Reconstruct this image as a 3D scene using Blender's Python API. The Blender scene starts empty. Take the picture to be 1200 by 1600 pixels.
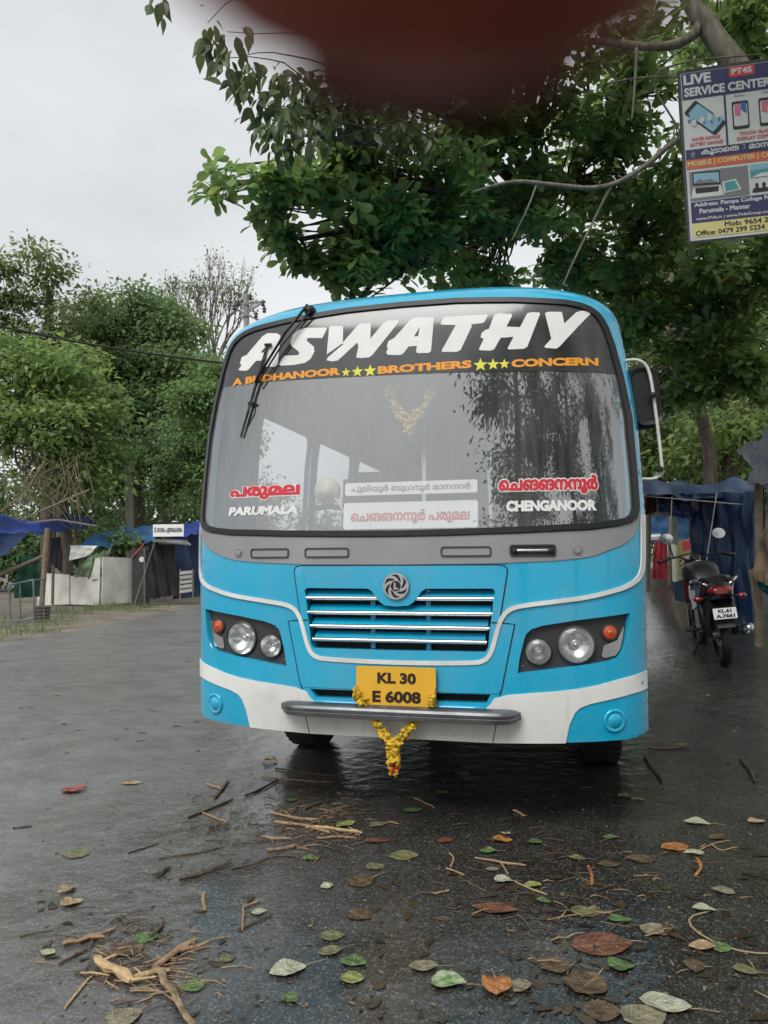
import bpy, bmesh, math, random
import numpy as np
from mathutils import Vector, Matrix, geometry

SC = bpy.context.scene
COL = SC.collection
R = math.radians
rnd = random.Random(7)
rng = np.random.default_rng(11)

# ------------------------------------------------------------------ camera, sky, sun, exposure
CAM_H, PITCH, ROLL, F = 1.30, R(3.783), R(-0.297), 1200.0
cam = bpy.data.cameras.new('camera')
cam.sensor_fit = 'VERTICAL'; cam.sensor_height = 32.0; cam.lens = 24.0
cam.clip_start = 0.004; cam.clip_end = 3000
cam.dof.use_dof = True; cam.dof.focus_distance = 4.2; cam.dof.aperture_fstop = 9.0
camo = bpy.data.objects.new('camera', cam); COL.objects.link(camo)
camo.location = (0, 0, CAM_H)
camo.rotation_euler = (Matrix.Rotation(R(90) + PITCH, 3, 'X') @ Matrix.Rotation(ROLL, 3, 'Z')).to_euler()
SC.camera = camo

SUN_EL, SUN_AZ = R(52), R(205)            # a weak veiled sun, high behind the camera
world = bpy.data.worlds.new('World'); SC.world = world; world.use_nodes = True
nt = world.node_tree; nt.nodes.clear()
def wn(t, **k):
    n = nt.nodes.new(t)
    for a, b in k.items(): setattr(n, a, b)
    return n
sky = wn('ShaderNodeTexSky', sky_type='NISHITA', sun_disc=False, sun_elevation=SUN_EL, sun_rotation=SUN_AZ,
         air_density=1.0, dust_density=4.0, ozone_density=1.0)
bw = wn('ShaderNodeRGBToBW'); nt.links.new(sky.outputs[0], bw.inputs[0])
skm = wn('ShaderNodeMixRGB', blend_type='MIX'); skm.inputs[0].default_value = 0.96
nt.links.new(sky.outputs[0], skm.inputs[1]); nt.links.new(bw.outputs[0], skm.inputs[2])
bg1 = wn('ShaderNodeBackground'); bg1.inputs[1].default_value = 0.06
nt.links.new(skm.outputs[0], bg1.inputs[0])
# the overcast cloud deck: even grey with soft broad mottling
tc = wn('ShaderNodeTexCoord'); mp = wn('ShaderNodeMapping'); mp.inputs['Scale'].default_value = (1.4, 1.4, 3.0)
nz = wn('ShaderNodeTexNoise'); nz.inputs['Scale'].default_value = 1.7; nz.inputs['Detail'].default_value = 5
nz.inputs['Roughness'].default_value = 0.45
cr = wn('ShaderNodeValToRGB')
cr.color_ramp.elements[0].position = .30; cr.color_ramp.elements[0].color = (.56, .585, .61, 1)
cr.color_ramp.elements[1].position = .72; cr.color_ramp.elements[1].color = (.84, .86, .88, 1)
nt.links.new(tc.outputs['Generated'], mp.inputs[0]); nt.links.new(mp.outputs[0], nz.inputs[0])
nt.links.new(nz.outputs[0], cr.inputs[0])
bg2 = wn('ShaderNodeBackground'); bg2.inputs[1].default_value = 0.64
nt.links.new(cr.outputs[0], bg2.inputs[0])
add = wn('ShaderNodeAddShader'); out = wn('ShaderNodeOutputWorld')
nt.links.new(bg1.outputs[0], add.inputs[0]); nt.links.new(bg2.outputs[0], add.inputs[1])
nt.links.new(add.outputs[0], out.inputs[0])

sun = bpy.data.lights.new('sun', 'SUN'); sun.energy = 1.5; sun.angle = R(35); sun.color = (1, .975, .94)
suno = bpy.data.objects.new('sun', sun); COL.objects.link(suno)
# direction towards the sun: behind the camera, a little left, high
sd = Vector((-math.sin(R(28)) * math.cos(SUN_EL), -math.cos(R(28)) * math.cos(SUN_EL), math.sin(SUN_EL)))
suno.rotation_euler = sd.to_track_quat('Z', 'Y').to_euler()
vs = SC.view_settings
vs.view_transform = 'Standard'; vs.look = 'None'; vs.gamma = 1; vs.use_curve_mapping = False
vs.exposure = 0.45
SC.cycles.max_bounces = 8; SC.cycles.transparent_max_bounces = 24
SC.cycles.diffuse_bounces = 3; SC.cycles.glossy_bounces = 4
SC.cycles.caustics_reflective = False; SC.cycles.caustics_refractive = False
SC.cycles.sample_clamp_indirect = 6

# ------------------------------------------------------------------ picking world points along a sight line
_c, _s = math.cos(PITCH), math.sin(PITCH)
def ray(px, py):
    u, v = px - 600, py - 800
    a = u * math.cos(ROLL) + v * math.sin(ROLL); b = -u * math.sin(ROLL) + v * math.cos(ROLL)
    return Vector((a / F, _c + b / F * _s, _s - b / F * _c))
def at(px, py, Y):
    d = ray(px, py); return Vector((0, 0, CAM_H)) + d * (Y / d.y)
BX, BY, BTH = .0606, 3.8382, R(14.18)
def sstep(t, a, b):
    t = np.clip((np.asarray(t, float) - a) / (b - a), 0, 1); return t * t * (3 - 2 * t)
def gz(x, y):                             # ground height: flat road, a ramp rising to the shops right of the bus
    x = np.asarray(x, float); y = np.asarray(y, float)
    u = (x - BX) * math.cos(BTH) - (y - BY) * math.sin(BTH)
    r = .095 * np.clip(y - 6.2, 0, 12) + .01 * sstep(y, 5, 6.5)
    return r * sstep(u, 1.3, 2.2)
def gp(x, y): return Vector((x, y, float(gz(x, y))))
def gnd(px, py):
    d = ray(px, py); t = .5
    for i in range(4000):
        p = Vector((0, 0, CAM_H)) + d * t
        if p.z < float(gz(p.x, p.y)): return gp(p.x, p.y)
        t += .01 + t * .002
    return p

# ------------------------------------------------------------------ materials
MATS = {}
def mat(name, color, rough=.6, metal=0., var=.12, scale=6., bump=0., bscale=40., spec=.5, coat=0., emit=None, trans=0., ior=1.45, detail=4):
    if name in MATS: return MATS[name]
    m = bpy.data.materials.new(name); m.use_nodes = True; t = m.node_tree; p = t.nodes['Principled BSDF']
    p.inputs['Roughness'].default_value = rough; p.inputs['Metallic'].default_value = metal
    p.inputs['Specular IOR Level'].default_value = spec; p.inputs['Coat Weight'].default_value = coat
    p.inputs['Coat Roughness'].default_value = .08; p.inputs['IOR'].default_value = ior
    p.inputs['Transmission Weight'].default_value = trans
    tc = t.nodes.new('ShaderNodeTexCoord'); nz = t.nodes.new('ShaderNodeTexNoise')
    nz.inputs['Scale'].default_value = scale; nz.inputs['Detail'].default_value = detail
    t.links.new(tc.outputs['Object'], nz.inputs['Vector'])
    rp = t.nodes.new('ShaderNodeValToRGB')
    c = np.array(color[:3]); e = rp.color_ramp.elements
    e[0].position = .3; e[1].position = .7
    e[0].color = (*np.clip(c * (1 - var), 0, 1), 1); e[1].color = (*np.clip(c * (1 + var), 0, 1), 1)
    t.links.new(nz.outputs[0], rp.inputs[0]); t.links.new(rp.outputs[0], p.inputs['Base Color'])
    if bump:
        n2 = t.nodes.new('ShaderNodeTexNoise'); n2.inputs['Scale'].default_value = bscale; n2.inputs['Detail'].default_value = 3
        b = t.nodes.new('ShaderNodeBump'); b.inputs['Strength'].default_value = bump; b.inputs['Distance'].default_value = .02
        t.links.new(tc.outputs['Object'], n2.inputs['Vector']); t.links.new(n2.outputs[0], b.inputs['Height'])
        t.links.new(b.outputs[0], p.inputs['Normal'])
    MATS[name] = m; return m

def grime(m, amount=.35):
    """road film: dust patches and small mud specks over the paint"""
    t = m.node_tree; p = t.nodes['Principled BSDF']; N = t.nodes.new; Lk = t.links.new
    src = p.inputs['Base Color'].links[0].from_socket; tc = N('ShaderNodeTexCoord')
    def noise(sc, det, vec=None):
        n = N('ShaderNodeTexNoise'); n.inputs['Scale'].default_value = sc; n.inputs['Detail'].default_value = det; n.inputs['Roughness'].default_value = .65
        Lk(vec or tc.outputs['Object'], n.inputs['Vector']); return n.outputs[0]
    def rg(src_, a, b, c, d):
        r = N('ShaderNodeMapRange'); Lk(src_, r.inputs['Value'])
        for k, v in zip(('From Min', 'From Max', 'To Min', 'To Max'), (a, b, c, d)): r.inputs[k].default_value = v
        return r.outputs[0]
    mp = N('ShaderNodeMapping'); mp.inputs['Scale'].default_value = (22, 22, 1.2); Lk(tc.outputs['Object'], mp.inputs[0])
    film = rg(noise(2.6, 8), .45, .75, 0, amount); run = rg(noise(1, 4, mp.outputs[0]), .56, .78, 0, amount * .8); spk = rg(noise(120, 2), .69, .74, 0, .55)
    a = N('ShaderNodeMath'); a.operation = 'MAXIMUM'; Lk(film, a.inputs[0]); Lk(run, a.inputs[1])
    b = N('ShaderNodeMath'); b.operation = 'MAXIMUM'; Lk(a.outputs[0], b.inputs[0]); Lk(spk, b.inputs[1])
    x = N('ShaderNodeMixRGB'); Lk(b.outputs[0], x.inputs[0]); Lk(src, x.inputs[1]); x.inputs[2].default_value = (.27, .255, .225, 1); Lk(x.outputs[0], p.inputs['Base Color'])
    Lk(rg(b.outputs[0], 0, .5, p.inputs['Roughness'].default_value, .62), p.inputs['Roughness'])
    return m

def leaf_mat(name, dark, light, trans=.35, rough=.45, old=None):
    """leaf colour varies leaf by leaf (attribute tint)"""
    m = bpy.data.materials.new(name); m.use_nodes = True; t = m.node_tree; p = t.nodes['Principled BSDF']
    at_ = t.nodes.new('ShaderNodeAttribute'); at_.attribute_name = 'tint'
    rp = t.nodes.new('ShaderNodeValToRGB'); e = rp.color_ramp.elements
    e[0].color = (*dark, 1); e[1].color = (*light, 1)
    if old:
        e[1].position = .93; q = e.new(.985); q.color = (*old, 1)
    t.links.new(at_.outputs['Fac'], rp.inputs[0]); t.links.new(rp.outputs[0], p.inputs['Base Color'])
    p.inputs['Roughness'].default_value = rough
    tr = t.nodes.new('ShaderNodeBsdfTranslucent'); mx = t.nodes.new('ShaderNodeMixShader'); mx.inputs[0].default_value = trans
    hs = t.nodes.new('ShaderNodeHueSaturation'); hs.inputs['Value'].default_value = 1.5; hs.inputs['Hue'].default_value = .485
    t.links.new(rp.outputs[0], hs.inputs['Color']); t.links.new(hs.outputs[0], tr.inputs[0])
    t.links.new(p.outputs[0], mx.inputs[1]); t.links.new(tr.outputs[0], mx.inputs[2])
    t.links.new(mx.outputs[0], t.nodes['Material Output'].inputs[0])
    return m

def bark_mat(name, a, b):
    m = bpy.data.materials.new(name); m.use_nodes = True; t = m.node_tree; p = t.nodes['Principled BSDF']
    tc = t.nodes.new('ShaderNodeTexCoord'); mp = t.nodes.new('ShaderNodeMapping'); mp.inputs['Scale'].default_value = (6, 6, 1.6)
    n = t.nodes.new('ShaderNodeTexNoise'); n.inputs['Scale'].default_value = 3.5; n.inputs['Detail'].default_value = 6
    rp = t.nodes.new('ShaderNodeValToRGB'); e = rp.color_ramp.elements
    e[0].position = .35; e[1].position = .65; e[0].color = (*a, 1); e[1].color = (*b, 1)
    bp = t.nodes.new('ShaderNodeBump'); bp.inputs['Strength'].default_value = .8; bp.inputs['Distance'].default_value = .03
    t.links.new(tc.outputs['Object'], mp.inputs[0]); t.links.new(mp.outputs[0], n.inputs['Vector'])
    t.links.new(n.outputs[0], rp.inputs[0]); t.links.new(rp.outputs[0], p.inputs['Base Color'])
    t.links.new(n.outputs[0], bp.inputs['Height']); t.links.new(bp.outputs[0], p.inputs['Normal'])
    p.inputs['Roughness'].default_value = .75
    return m

# ------------------------------------------------------------------ mesh helpers
def link(name, me, m=None, parent=None, loc=None):
    o = bpy.data.objects.new(name, me); COL.objects.link(o)
    if m is not None and me is not None: me.materials.append(m)
    if parent is not None: o.parent = parent
    if loc is not None: o.location = loc
    return o
def tag(o, label=None, cat=None, group=None, kind=None):
    if label: o['label'] = label
    if cat: o['category'] = cat
    if group: o['group'] = group
    if kind: o['kind'] = kind
    return o
def thing(name, label, cat, loc=(0, 0, 0), rz=0, group=None):
    o = bpy.data.objects.new(name, None); COL.objects.link(o)
    o.empty_display_size = .1; o.location = loc; o.rotation_euler = (0, 0, rz)
    return tag(o, label, cat, group)

class MB:
    """collects simple shapes into one mesh"""
    def __init__(s): s.v = []; s.f = []
    def add(s, vs, fs):
        k = len(s.v); s.v += [tuple(v) for v in vs]; s.f += [tuple(i + k for i in f) for f in fs]; return s
    def box(s, c, d, rot=None, bev=0.):
        hx, hy, hz = d[0] / 2, d[1] / 2, d[2] / 2; M = rot or Matrix.Identity(3); c = Vector(c)
        if bev <= 0:
            P = [(x, y, z) for x in (-hx, hx) for y in (-hy, hy) for z in (-hz, hz)]
            return s.add([c + M @ Vector(p) for p in P], [(0, 1, 3, 2), (4, 6, 7, 5), (0, 4, 5, 1), (2, 3, 7, 6), (0, 2, 6, 4), (1, 5, 7, 3)])
        b = bmesh.new(); bmesh.ops.create_cube(b, size=1)
        for v in b.verts: v.co = Vector((v.co.x * d[0], v.co.y * d[1], v.co.z * d[2]))
        bmesh.ops.bevel(b, geom=b.edges[:], offset=min(bev, min(d) * .45), segments=2, affect='EDGES')
        b.verts.index_update()
        s.add([c + M @ v.co for v in b.verts], [[v.index for v in f.verts] for f in b.faces]); b.free(); return s
    def tube(s, pts, rad, n=8, cap=True, jit=0., flat=1.):
        pts = [Vector(p) for p in pts]; m = len(pts)
        if not hasattr(rad, '__len__'): rad = [rad] * m
        up = Vector((.13, .31, .94)); vs = []
        for i, p in enumerate(pts):
            t = (pts[min(i + 1, m - 1)] - pts[max(i - 1, 0)])
            t = t.normalized() if t.length > 1e-9 else Vector((0, 0, 1))
            a = t.cross(up)
            if a.length < .05: a = t.cross(Vector((1, 0, 0)))
            a.normalize(); b = t.cross(a)
            for k in range(n):
                w = 2 * math.pi * k / n; r = rad[i] * (1 + (rnd.uniform(-jit, jit) if jit else 0))
                vs.append(p + a * (math.cos(w) * r) + b * (math.sin(w) * r * flat))
        fs = [(i * n + k, i * n + (k + 1) % n, (i + 1) * n + (k + 1) % n, (i + 1) * n + k) for i in range(m - 1) for k in range(n)]
        if cap: fs += [tuple(range(n))[::-1], tuple(range((m - 1) * n, m * n))]
        return s.add(vs, fs)
    def lathe(s, prof, n=20, M=None, close=True):
        """prof (r,h) turned about local z"""
        M = M or Matrix.Identity(4); vs = []; fs = []; m = len(prof)
        for r, h in prof:
            for k in range(n):
                w = 2 * math.pi * k / n; vs.append(M @ Vector((r * math.cos(w), r * math.sin(w), h)))
        for i in range(m - 1):
            for k in range(n): fs.append((i * n + k, i * n + (k + 1) % n, (i + 1) * n + (k + 1) % n, (i + 1) * n + k))
        if close: fs += [tuple(range(n))[::-1], tuple(range((m - 1) * n, m * n))]
        return s.add(vs, fs)
    def grid(s, fn, nu, nv):
        vs = [fn(i / nu, j / nv) for j in range(nv + 1) for i in range(nu + 1)]
        fs = [(j * (nu + 1) + i, j * (nu + 1) + i + 1, (j + 1) * (nu + 1) + i + 1, (j + 1) * (nu + 1) + i) for j in range(nv) for i in range(nu)]
        return s.add(vs, fs)
    def ell(s, c, r, nu=14, nv=9, M=None, jit=0.):
        c = Vector(c); M = M or Matrix.Identity(3); vs = []
        for j in range(nv + 1):
            th = math.pi * j / nv
            for i in range(nu):
                w = 2 * math.pi * i / nu; q = 1 + (rnd.uniform(-jit, jit) if jit else 0)
                vs.append(c + M @ Vector((r[0] * math.sin(th) * math.cos(w) * q, r[1] * math.sin(th) * math.sin(w) * q, r[2] * math.cos(th) * q)))
        fs = [(j * nu + i, (j + 1) * nu + i, (j + 1) * nu + (i + 1) % nu, j * nu + (i + 1) % nu) for j in range(nv) for i in range(nu)]
        return s.add(vs, fs)
    def build(s, name, m, parent=None, smooth=False, angle=None):
        me = bpy.data.meshes.new(name); me.from_pydata(s.v, [], s.f); me.validate(); me.update()
        if smooth or angle: me.polygons.foreach_set('use_smooth', [True] * len(me.polygons))
        if angle:
            b = bmesh.new(); b.from_mesh(me); bmesh.ops.remove_doubles(b, verts=b.verts, dist=1e-5)
            for e in b.edges:
                if len(e.link_faces) == 2 and e.calc_face_angle(0) > R(angle): e.smooth = False
            b.to_mesh(me); b.free()
        return link(name, me, m, parent)

# -------- filled outlines (even-odd or winding), optionally bent onto a surface
def densify(loop, res):
    o = []
    for i, a in enumerate(loop):
        b = loop[(i + 1) % len(loop)]; d = math.hypot(b[0] - a[0], b[1] - a[1]); n = max(1, int(math.ceil(d / res)))
        for k in range(n): o.append((a[0] + (b[0] - a[0]) * k / n, a[1] + (b[1] - a[1]) * k / n))
    return o
def winding(P, loops):
    w = np.zeros(len(P), int); x, y = P[:, 0], P[:, 1]
    for L in loops:
        L = np.asarray(L); a = L; b = np.roll(L, -1, 0)
        for (x0, y0), (x1, y1) in zip(a, b):
            cr_ = (x1 - x0) * (y - y0) - (y1 - y0) * (x - x0)
            w += ((y0 <= y) & (y1 > y) & (cr_ > 0)).astype(int) - ((y0 > y) & (y1 <= y) & (cr_ < 0)).astype(int)
    return w
def fill(loops, extra=None, rule='odd'):
    vs = []; es = []
    for L in loops:
        k = len(vs); n = len(L); vs += [Vector(p) for p in L]; es += [(k + i, k + (i + 1) % n) for i in range(n)]
    if extra is not None: vs += [Vector(p) for p in extra]
    V, E, Fc, *_ = geometry.delaunay_2d_cdt(vs, es, [], 0, 1e-6)
    V = np.array([(v.x, v.y) for v in V]); Fc = np.array([f for f in Fc if len(f) == 3])
    cen = V[Fc].mean(1)
    w = winding(cen, loops)
    if rule == 'odd':
        cnt = np.zeros(len(cen), int)
        for L in loops: cnt += (winding(cen, [L]) != 0).astype(int)
        keep = cnt % 2 == 1
    else: keep = w != 0
    return V, Fc[keep]
def sheet(name, loops, mapper, m, parent=None, res=None, thick=0., rule='odd', extra=None, smooth=True, angle=35):
    """mapper(V (n,2), depth) -> (n,3); depth pushes inwards"""
    if res: loops = [densify(L, res) for L in loops]
    pts = []
    if res:
        A = np.concatenate([np.array(L) for L in loops]); lo, hi = A.min(0), A.max(0)
        gx = np.arange(lo[0] + res * .5, hi[0], res); gy = np.arange(lo[1] + res * .5, hi[1], res)
        G = np.stack(np.meshgrid(gx, gy), -1).reshape(-1, 2)
        if extra is not None: G = np.concatenate([G, extra])
        G = G + rng.normal(0, res * .01, G.shape)
        if len(G):
            cnt = np.zeros(len(G), int)
            for L in loops: cnt += (winding(G, [L]) != 0).astype(int)
            pts = G[cnt % 2 == 1] if rule == 'odd' else G[winding(G, loops) != 0]
    V, Fc = fill(loops, pts, rule)
    P = mapper(V, 0.)
    a, b, c = P[Fc[:, 0]], P[Fc[:, 1]], P[Fc[:, 2]]
    verts = [tuple(p) for p in P]; faces = [tuple(int(i) for i in f) for f in Fc]
    if thick:
        cnt = {}
        for f in faces:
            for i in range(3):
                e = (f[i], f[(i + 1) % 3]); k = (min(e), max(e)); cnt.setdefault(k, []).append(e)
        B = mapper(V, thick); n0 = len(verts); mp_ = {}
        for k, l in cnt.items():
            if len(l) == 1:
                i, j = l[0]
                for q in (i, j):
                    if q not in mp_: mp_[q] = len(verts); verts.append(tuple(B[q]))
                faces.append((j, i, mp_[i], mp_[j]))
    mb = MB(); mb.v = verts; mb.f = faces
    return mb.build(name, m, parent, smooth=smooth, angle=angle if smooth else None)

_txt_cache = {}
def text_loops(s, bold=0.):
    key = s
    if key not in _txt_cache:
        c = bpy.data.curves.new('t', 'FONT'); c.body = s; c.size = 1; c.resolution_u = 3; c.fill_mode = 'NONE'
        o = bpy.data.objects.new('t', c); COL.objects.link(o)
        dg = bpy.context.evaluated_depsgraph_get(); dg.update()
        me = o.evaluated_get(dg).to_mesh()
        adj = {}
        for e in me.edges:
            a, b = e.vertices; adj.setdefault(a, []).append(b); adj.setdefault(b, []).append(a)
        seen = set(); loops = []
        for st in range(len(me.vertices)):
            if st in seen or st not in adj: continue
            L = [st]; seen.add(st); nx = st + 1 if (st + 1) in adj[st] else adj[st][0]
            while nx is not None and nx not in seen:
                L.append(nx); seen.add(nx)
                nx = next((q for q in adj[nx] if q not in seen), None)
            if len(L) > 2: loops.append([(me.vertices[i].co.x, me.vertices[i].co.y) for i in L])
        o.to_mesh_clear(); bpy.data.objects.remove(o); bpy.data.curves.remove(c)
        _txt_cache[key] = loops
    return [list(L) for L in _txt_cache[key]]
def offs(L, d):
    """push a loop outwards to its right hand side by d"""
    P = np.array(L); k = np.linalg.norm(P - np.roll(P, 1, 0), axis=1) > 1e-7; P = P[k]
    a = P - np.roll(P, 1, 0); b = np.roll(P, -1, 0) - P
    a /= np.linalg.norm(a, axis=1)[:, None] + 1e-12; b /= np.linalg.norm(b, axis=1)[:, None] + 1e-12
    n = np.stack([(a + b)[:, 1], -(a + b)[:, 0]], 1); ln = np.linalg.norm(n, axis=1)[:, None] + 1e-9
    n = n / ln; cs = np.clip((n * np.stack([a[:, 1], -a[:, 0]], 1)).sum(1), .5, 1)[:, None]
    return [tuple(q) for q in P + n * d / cs]
def area(L):
    P = np.array(L); q = np.roll(P, -1, 0); return .5 * float((P[:, 0] * q[:, 1] - q[:, 0] * P[:, 1]).sum())
def text_fit(s, x0, x1, y0, y1, bold=.02, shear=0., keep=False):
    L = text_loops(s)
    big = max(L, key=lambda l: abs(area(l))); sg = 1 if area(big) > 0 else -1
    L = [offs(l, bold * sg) for l in L]
    A = np.concatenate([np.array(l) for l in L]); lo, hi = A.min(0), A.max(0)
    sx = (x1 - x0) / (hi[0] - lo[0]); sy = (y1 - y0) / (hi[1] - lo[1])
    if keep: sx = min(sx, sy); sy = sx
    return [[(x0 + (p[0] - lo[0]) * sx + shear * (p[1] - lo[1]) * sy, y0 + (p[1] - lo[1]) * sy) for p in l] for l in L]
def rrect(x0, x1, y0, y1, r, n=4):
    o = []
    for cx, cy, a in ((x1 - r, y1 - r, 0), (x0 + r, y1 - r, 90), (x0 + r, y0 + r, 180), (x1 - r, y0 + r, 270)):
        for k in range(n + 1): t = R(a + 90 * k / n); o.append((cx + r * math.cos(t), cy + r * math.sin(t)))
    return o
def ring(cx, cy, r, n=24, ry=None): return [(cx + r * math.cos(2 * math.pi * k / n), cy + (ry or r) * math.sin(2 * math.pi * k / n)) for k in range(n)]
def star(cx, cy, r): return [(cx + (r if k % 2 == 0 else r * .42) * math.sin(math.pi * k / 5), cy + (r if k % 2 == 0 else r * .42) * math.cos(math.pi * k / 5)) for k in range(10)]
def mir(P): return P + [(-x, z) for x, z in reversed(P) if abs(x) > 1e-6]
def ribbon(path, w):
    P = np.array(path); t = np.gradient(P, axis=0); t /= np.linalg.norm(t, axis=1)[:, None]; n = np.stack([-t[:, 1], t[:, 0]], 1)
    return [tuple(q) for q in P + n * w / 2] + [tuple(q) for q in (P - n * w / 2)[::-1]]
def smooth_path(P, it=2):
    for _ in range(it):
        Q = [P[0]]
        for a, b in zip(P[:-1], P[1:]): Q += [tuple(.75 * np.array(a) + .25 * np.array(b)), tuple(.25 * np.array(a) + .75 * np.array(b))]
        P = Q + [P[-1]]
    return P

# ================================================================== ground and road
def axis_lines(lo, hi, dense_lo, dense_hi, step):
    a = list(np.arange(dense_lo, dense_hi + 1e-6, step)); x = dense_lo; d = step
    while x > lo: d *= 1.35; x -= d; a.insert(0, max(x, lo))
    x = dense_hi; d = step
    while x < hi: d *= 1.35; x += d; a.append(min(x, hi))
    return np.array(a)
def grid_obj(name, X, Y, Z, m):
    ny, nx = X.shape; V = np.stack([X, Y, Z], -1).reshape(-1, 3)
    i = np.arange((ny - 1) * nx).reshape(ny - 1, nx)[:, :-1].ravel()
    Fq = np.stack([i, i + 1, i + nx + 1, i + nx], 1)
    me = bpy.data.meshes.new(name); me.from_pydata(V.tolist(), [], Fq.tolist()); me.update()
    me.polygons.foreach_set('use_smooth', [True] * len(me.polygons))
    return link(name, me, m)

def road_mat():
    m = bpy.data.materials.new('wet_asphalt'); m.use_nodes = True; t = m.node_tree; p = t.nodes['Principled BSDF']
    N = t.nodes.new; Lk = t.links.new
    tc = N('ShaderNodeTexCoord')
    def noise(sc, det=4, ro=.55, vec=None):
        n = N('ShaderNodeTexNoise'); n.inputs['Scale'].default_value = sc; n.inputs['Detail'].default_value = det
        n.inputs['Roughness'].default_value = ro; Lk(vec or tc.outputs['Object'], n.inputs['Vector']); return n.outputs[0]
    def ramp(src, a, b, ca, cb):
        r = N('ShaderNodeValToRGB'); e = r.color_ramp.elements; e[0].position = a; e[1].position = b
        e[0].color = (*ca, 1); e[1].color = (*cb, 1); Lk(src, r.inputs[0]); return r.outputs[0]
    def mix(mode, f, a, b):
        x = N('ShaderNodeMixRGB'); x.blend_type = mode
        for i, q in enumerate((f, a, b)):
            if isinstance(q, (float, int)): x.inputs[i].default_value = q
            elif isinstance(q, tuple): x.inputs[i].default_value = (*q, 1)
            else: Lk(q, x.inputs[i])
        return x.outputs[0]
    vo = N('ShaderNodeTexVoronoi'); vo.inputs['Scale'].default_value = 165; Lk(tc.outputs['Object'], vo.inputs['Vector'])
    vo2 = N('ShaderNodeTexVoronoi'); vo2.inputs['Scale'].default_value = 260; Lk(tc.outputs['Object'], vo2.inputs['Vector'])
    big = noise(.55, 5, .6); mid = noise(3.2, 5, .6)
    base = ramp(mid, .3, .7, (.013, .0125, .011), (.032, .031, .028))
    stone_glints = ramp(vo.outputs['Color'], .62, .98, (0, 0, 0), (.34, .33, .30))  # pale aggregate, its colour brightened to stand in for wet sparkle
    col = mix('ADD', .34, base, stone_glints)
    # the asphalt grades to a paler, rougher tone towards the far side
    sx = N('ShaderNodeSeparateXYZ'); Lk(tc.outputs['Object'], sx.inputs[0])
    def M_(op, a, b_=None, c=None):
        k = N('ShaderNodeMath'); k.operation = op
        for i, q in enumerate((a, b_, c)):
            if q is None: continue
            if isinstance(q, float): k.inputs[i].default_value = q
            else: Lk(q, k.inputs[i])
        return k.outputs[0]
    grade_line = M_('ADD', M_('MULTIPLY', sx.outputs[0], -1.0), M_('MULTIPLY_ADD', sx.outputs[1], .16, M_('MULTIPLY_ADD', big, 2.4, -1.9)))
    dr = N('ShaderNodeMapRange'); dr.interpolation_type = 'SMOOTHSTEP'; Lk(grade_line, dr.inputs['Value']); dr.inputs['From Min'].default_value = -.7; dr.inputs['From Max'].default_value = 2.2
    dry = dr.outputs[0]  # mask for the paler asphalt, rising to the left
    pale_col = mix('ADD', .42, ramp(mid, .3, .7, (.105, .105, .103), (.165, .165, .161)), stone_glints)
    col = mix('MIX', dry, col, pale_col)
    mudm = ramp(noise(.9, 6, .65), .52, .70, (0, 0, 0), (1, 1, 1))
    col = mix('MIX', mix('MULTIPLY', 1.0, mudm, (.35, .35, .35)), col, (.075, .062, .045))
    Lk(col, p.inputs['Base Color'])
    wet = ramp(big, .38, .62, (.07, .07, .07), (.27, .27, .27))
    rr = mix('ADD', 1.0, wet, mix('MULTIPLY', 1.0, mid, (.10, .10, .10)))
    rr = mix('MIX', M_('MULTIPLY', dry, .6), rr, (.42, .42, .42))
    Lk(rr, p.inputs['Roughness'])
    p.inputs['Specular IOR Level'].default_value = .8
    hgt = mix('ADD', 1.0, mix('MULTIPLY', 1.0, vo.outputs['Distance'], (-.9, -.9, -.9)), mix('MULTIPLY', 1.0, vo2.outputs['Distance'], (-.35, -.35, -.35)))
    bp = N('ShaderNodeBump'); bp.inputs['Strength'].default_value = .6; bp.inputs['Distance'].default_value = .007
    Lk(hgt, bp.inputs['Height'])
    b2 = N('ShaderNodeBump'); b2.inputs['Strength'].default_value = .35; b2.inputs['Distance'].default_value = .03
    Lk(noise(7, 3), b2.inputs['Height']); Lk(bp.outputs[0], b2.inputs['Normal'])
    Lk(b2.outputs[0], p.inputs['Normal'])
    return m
EX, EY, EK = -6.43, 13.52, .048
def road_left(y): return EX + EK * (y - EY)
gxl = axis_lines(-400, 400, -9, 11, .25); gyl = axis_lines(-400, 900, -6, 24, .3)
X, Y = np.meshgrid(gxl, gyl)
dirt = mat('wet_earth', (.15, .130, .100), .75, var=.45, scale=1.1, bump=.6, bscale=9, detail=8)
g = grid_obj('ground', X, Y, gz(X, Y) - .05 + .03 * sstep(np.abs(X), 30, 60), dirt); tag(g, kind='structure')
ryl = axis_lines(-120, 260, -6, 24, .3); tl = np.concatenate([np.linspace(0, .55, 30), np.linspace(.56, 1, 60)])
T_, Y = np.meshgrid(tl, ryl)
wob = .05 * np.sin(Y * 1.7) + .04 * np.sin(Y * 4.1 + 1) + .02 * np.sin(Y * 9.7)
X = road_left(Y) + wob * (1 - T_) + T_ * (10.5 - road_left(Y))
rd = grid_obj('road', X, Y, gz(X, Y) - .045 * sstep(1 - T_, .985, 1.0), road_mat()); tag(rd, kind='structure')

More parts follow.
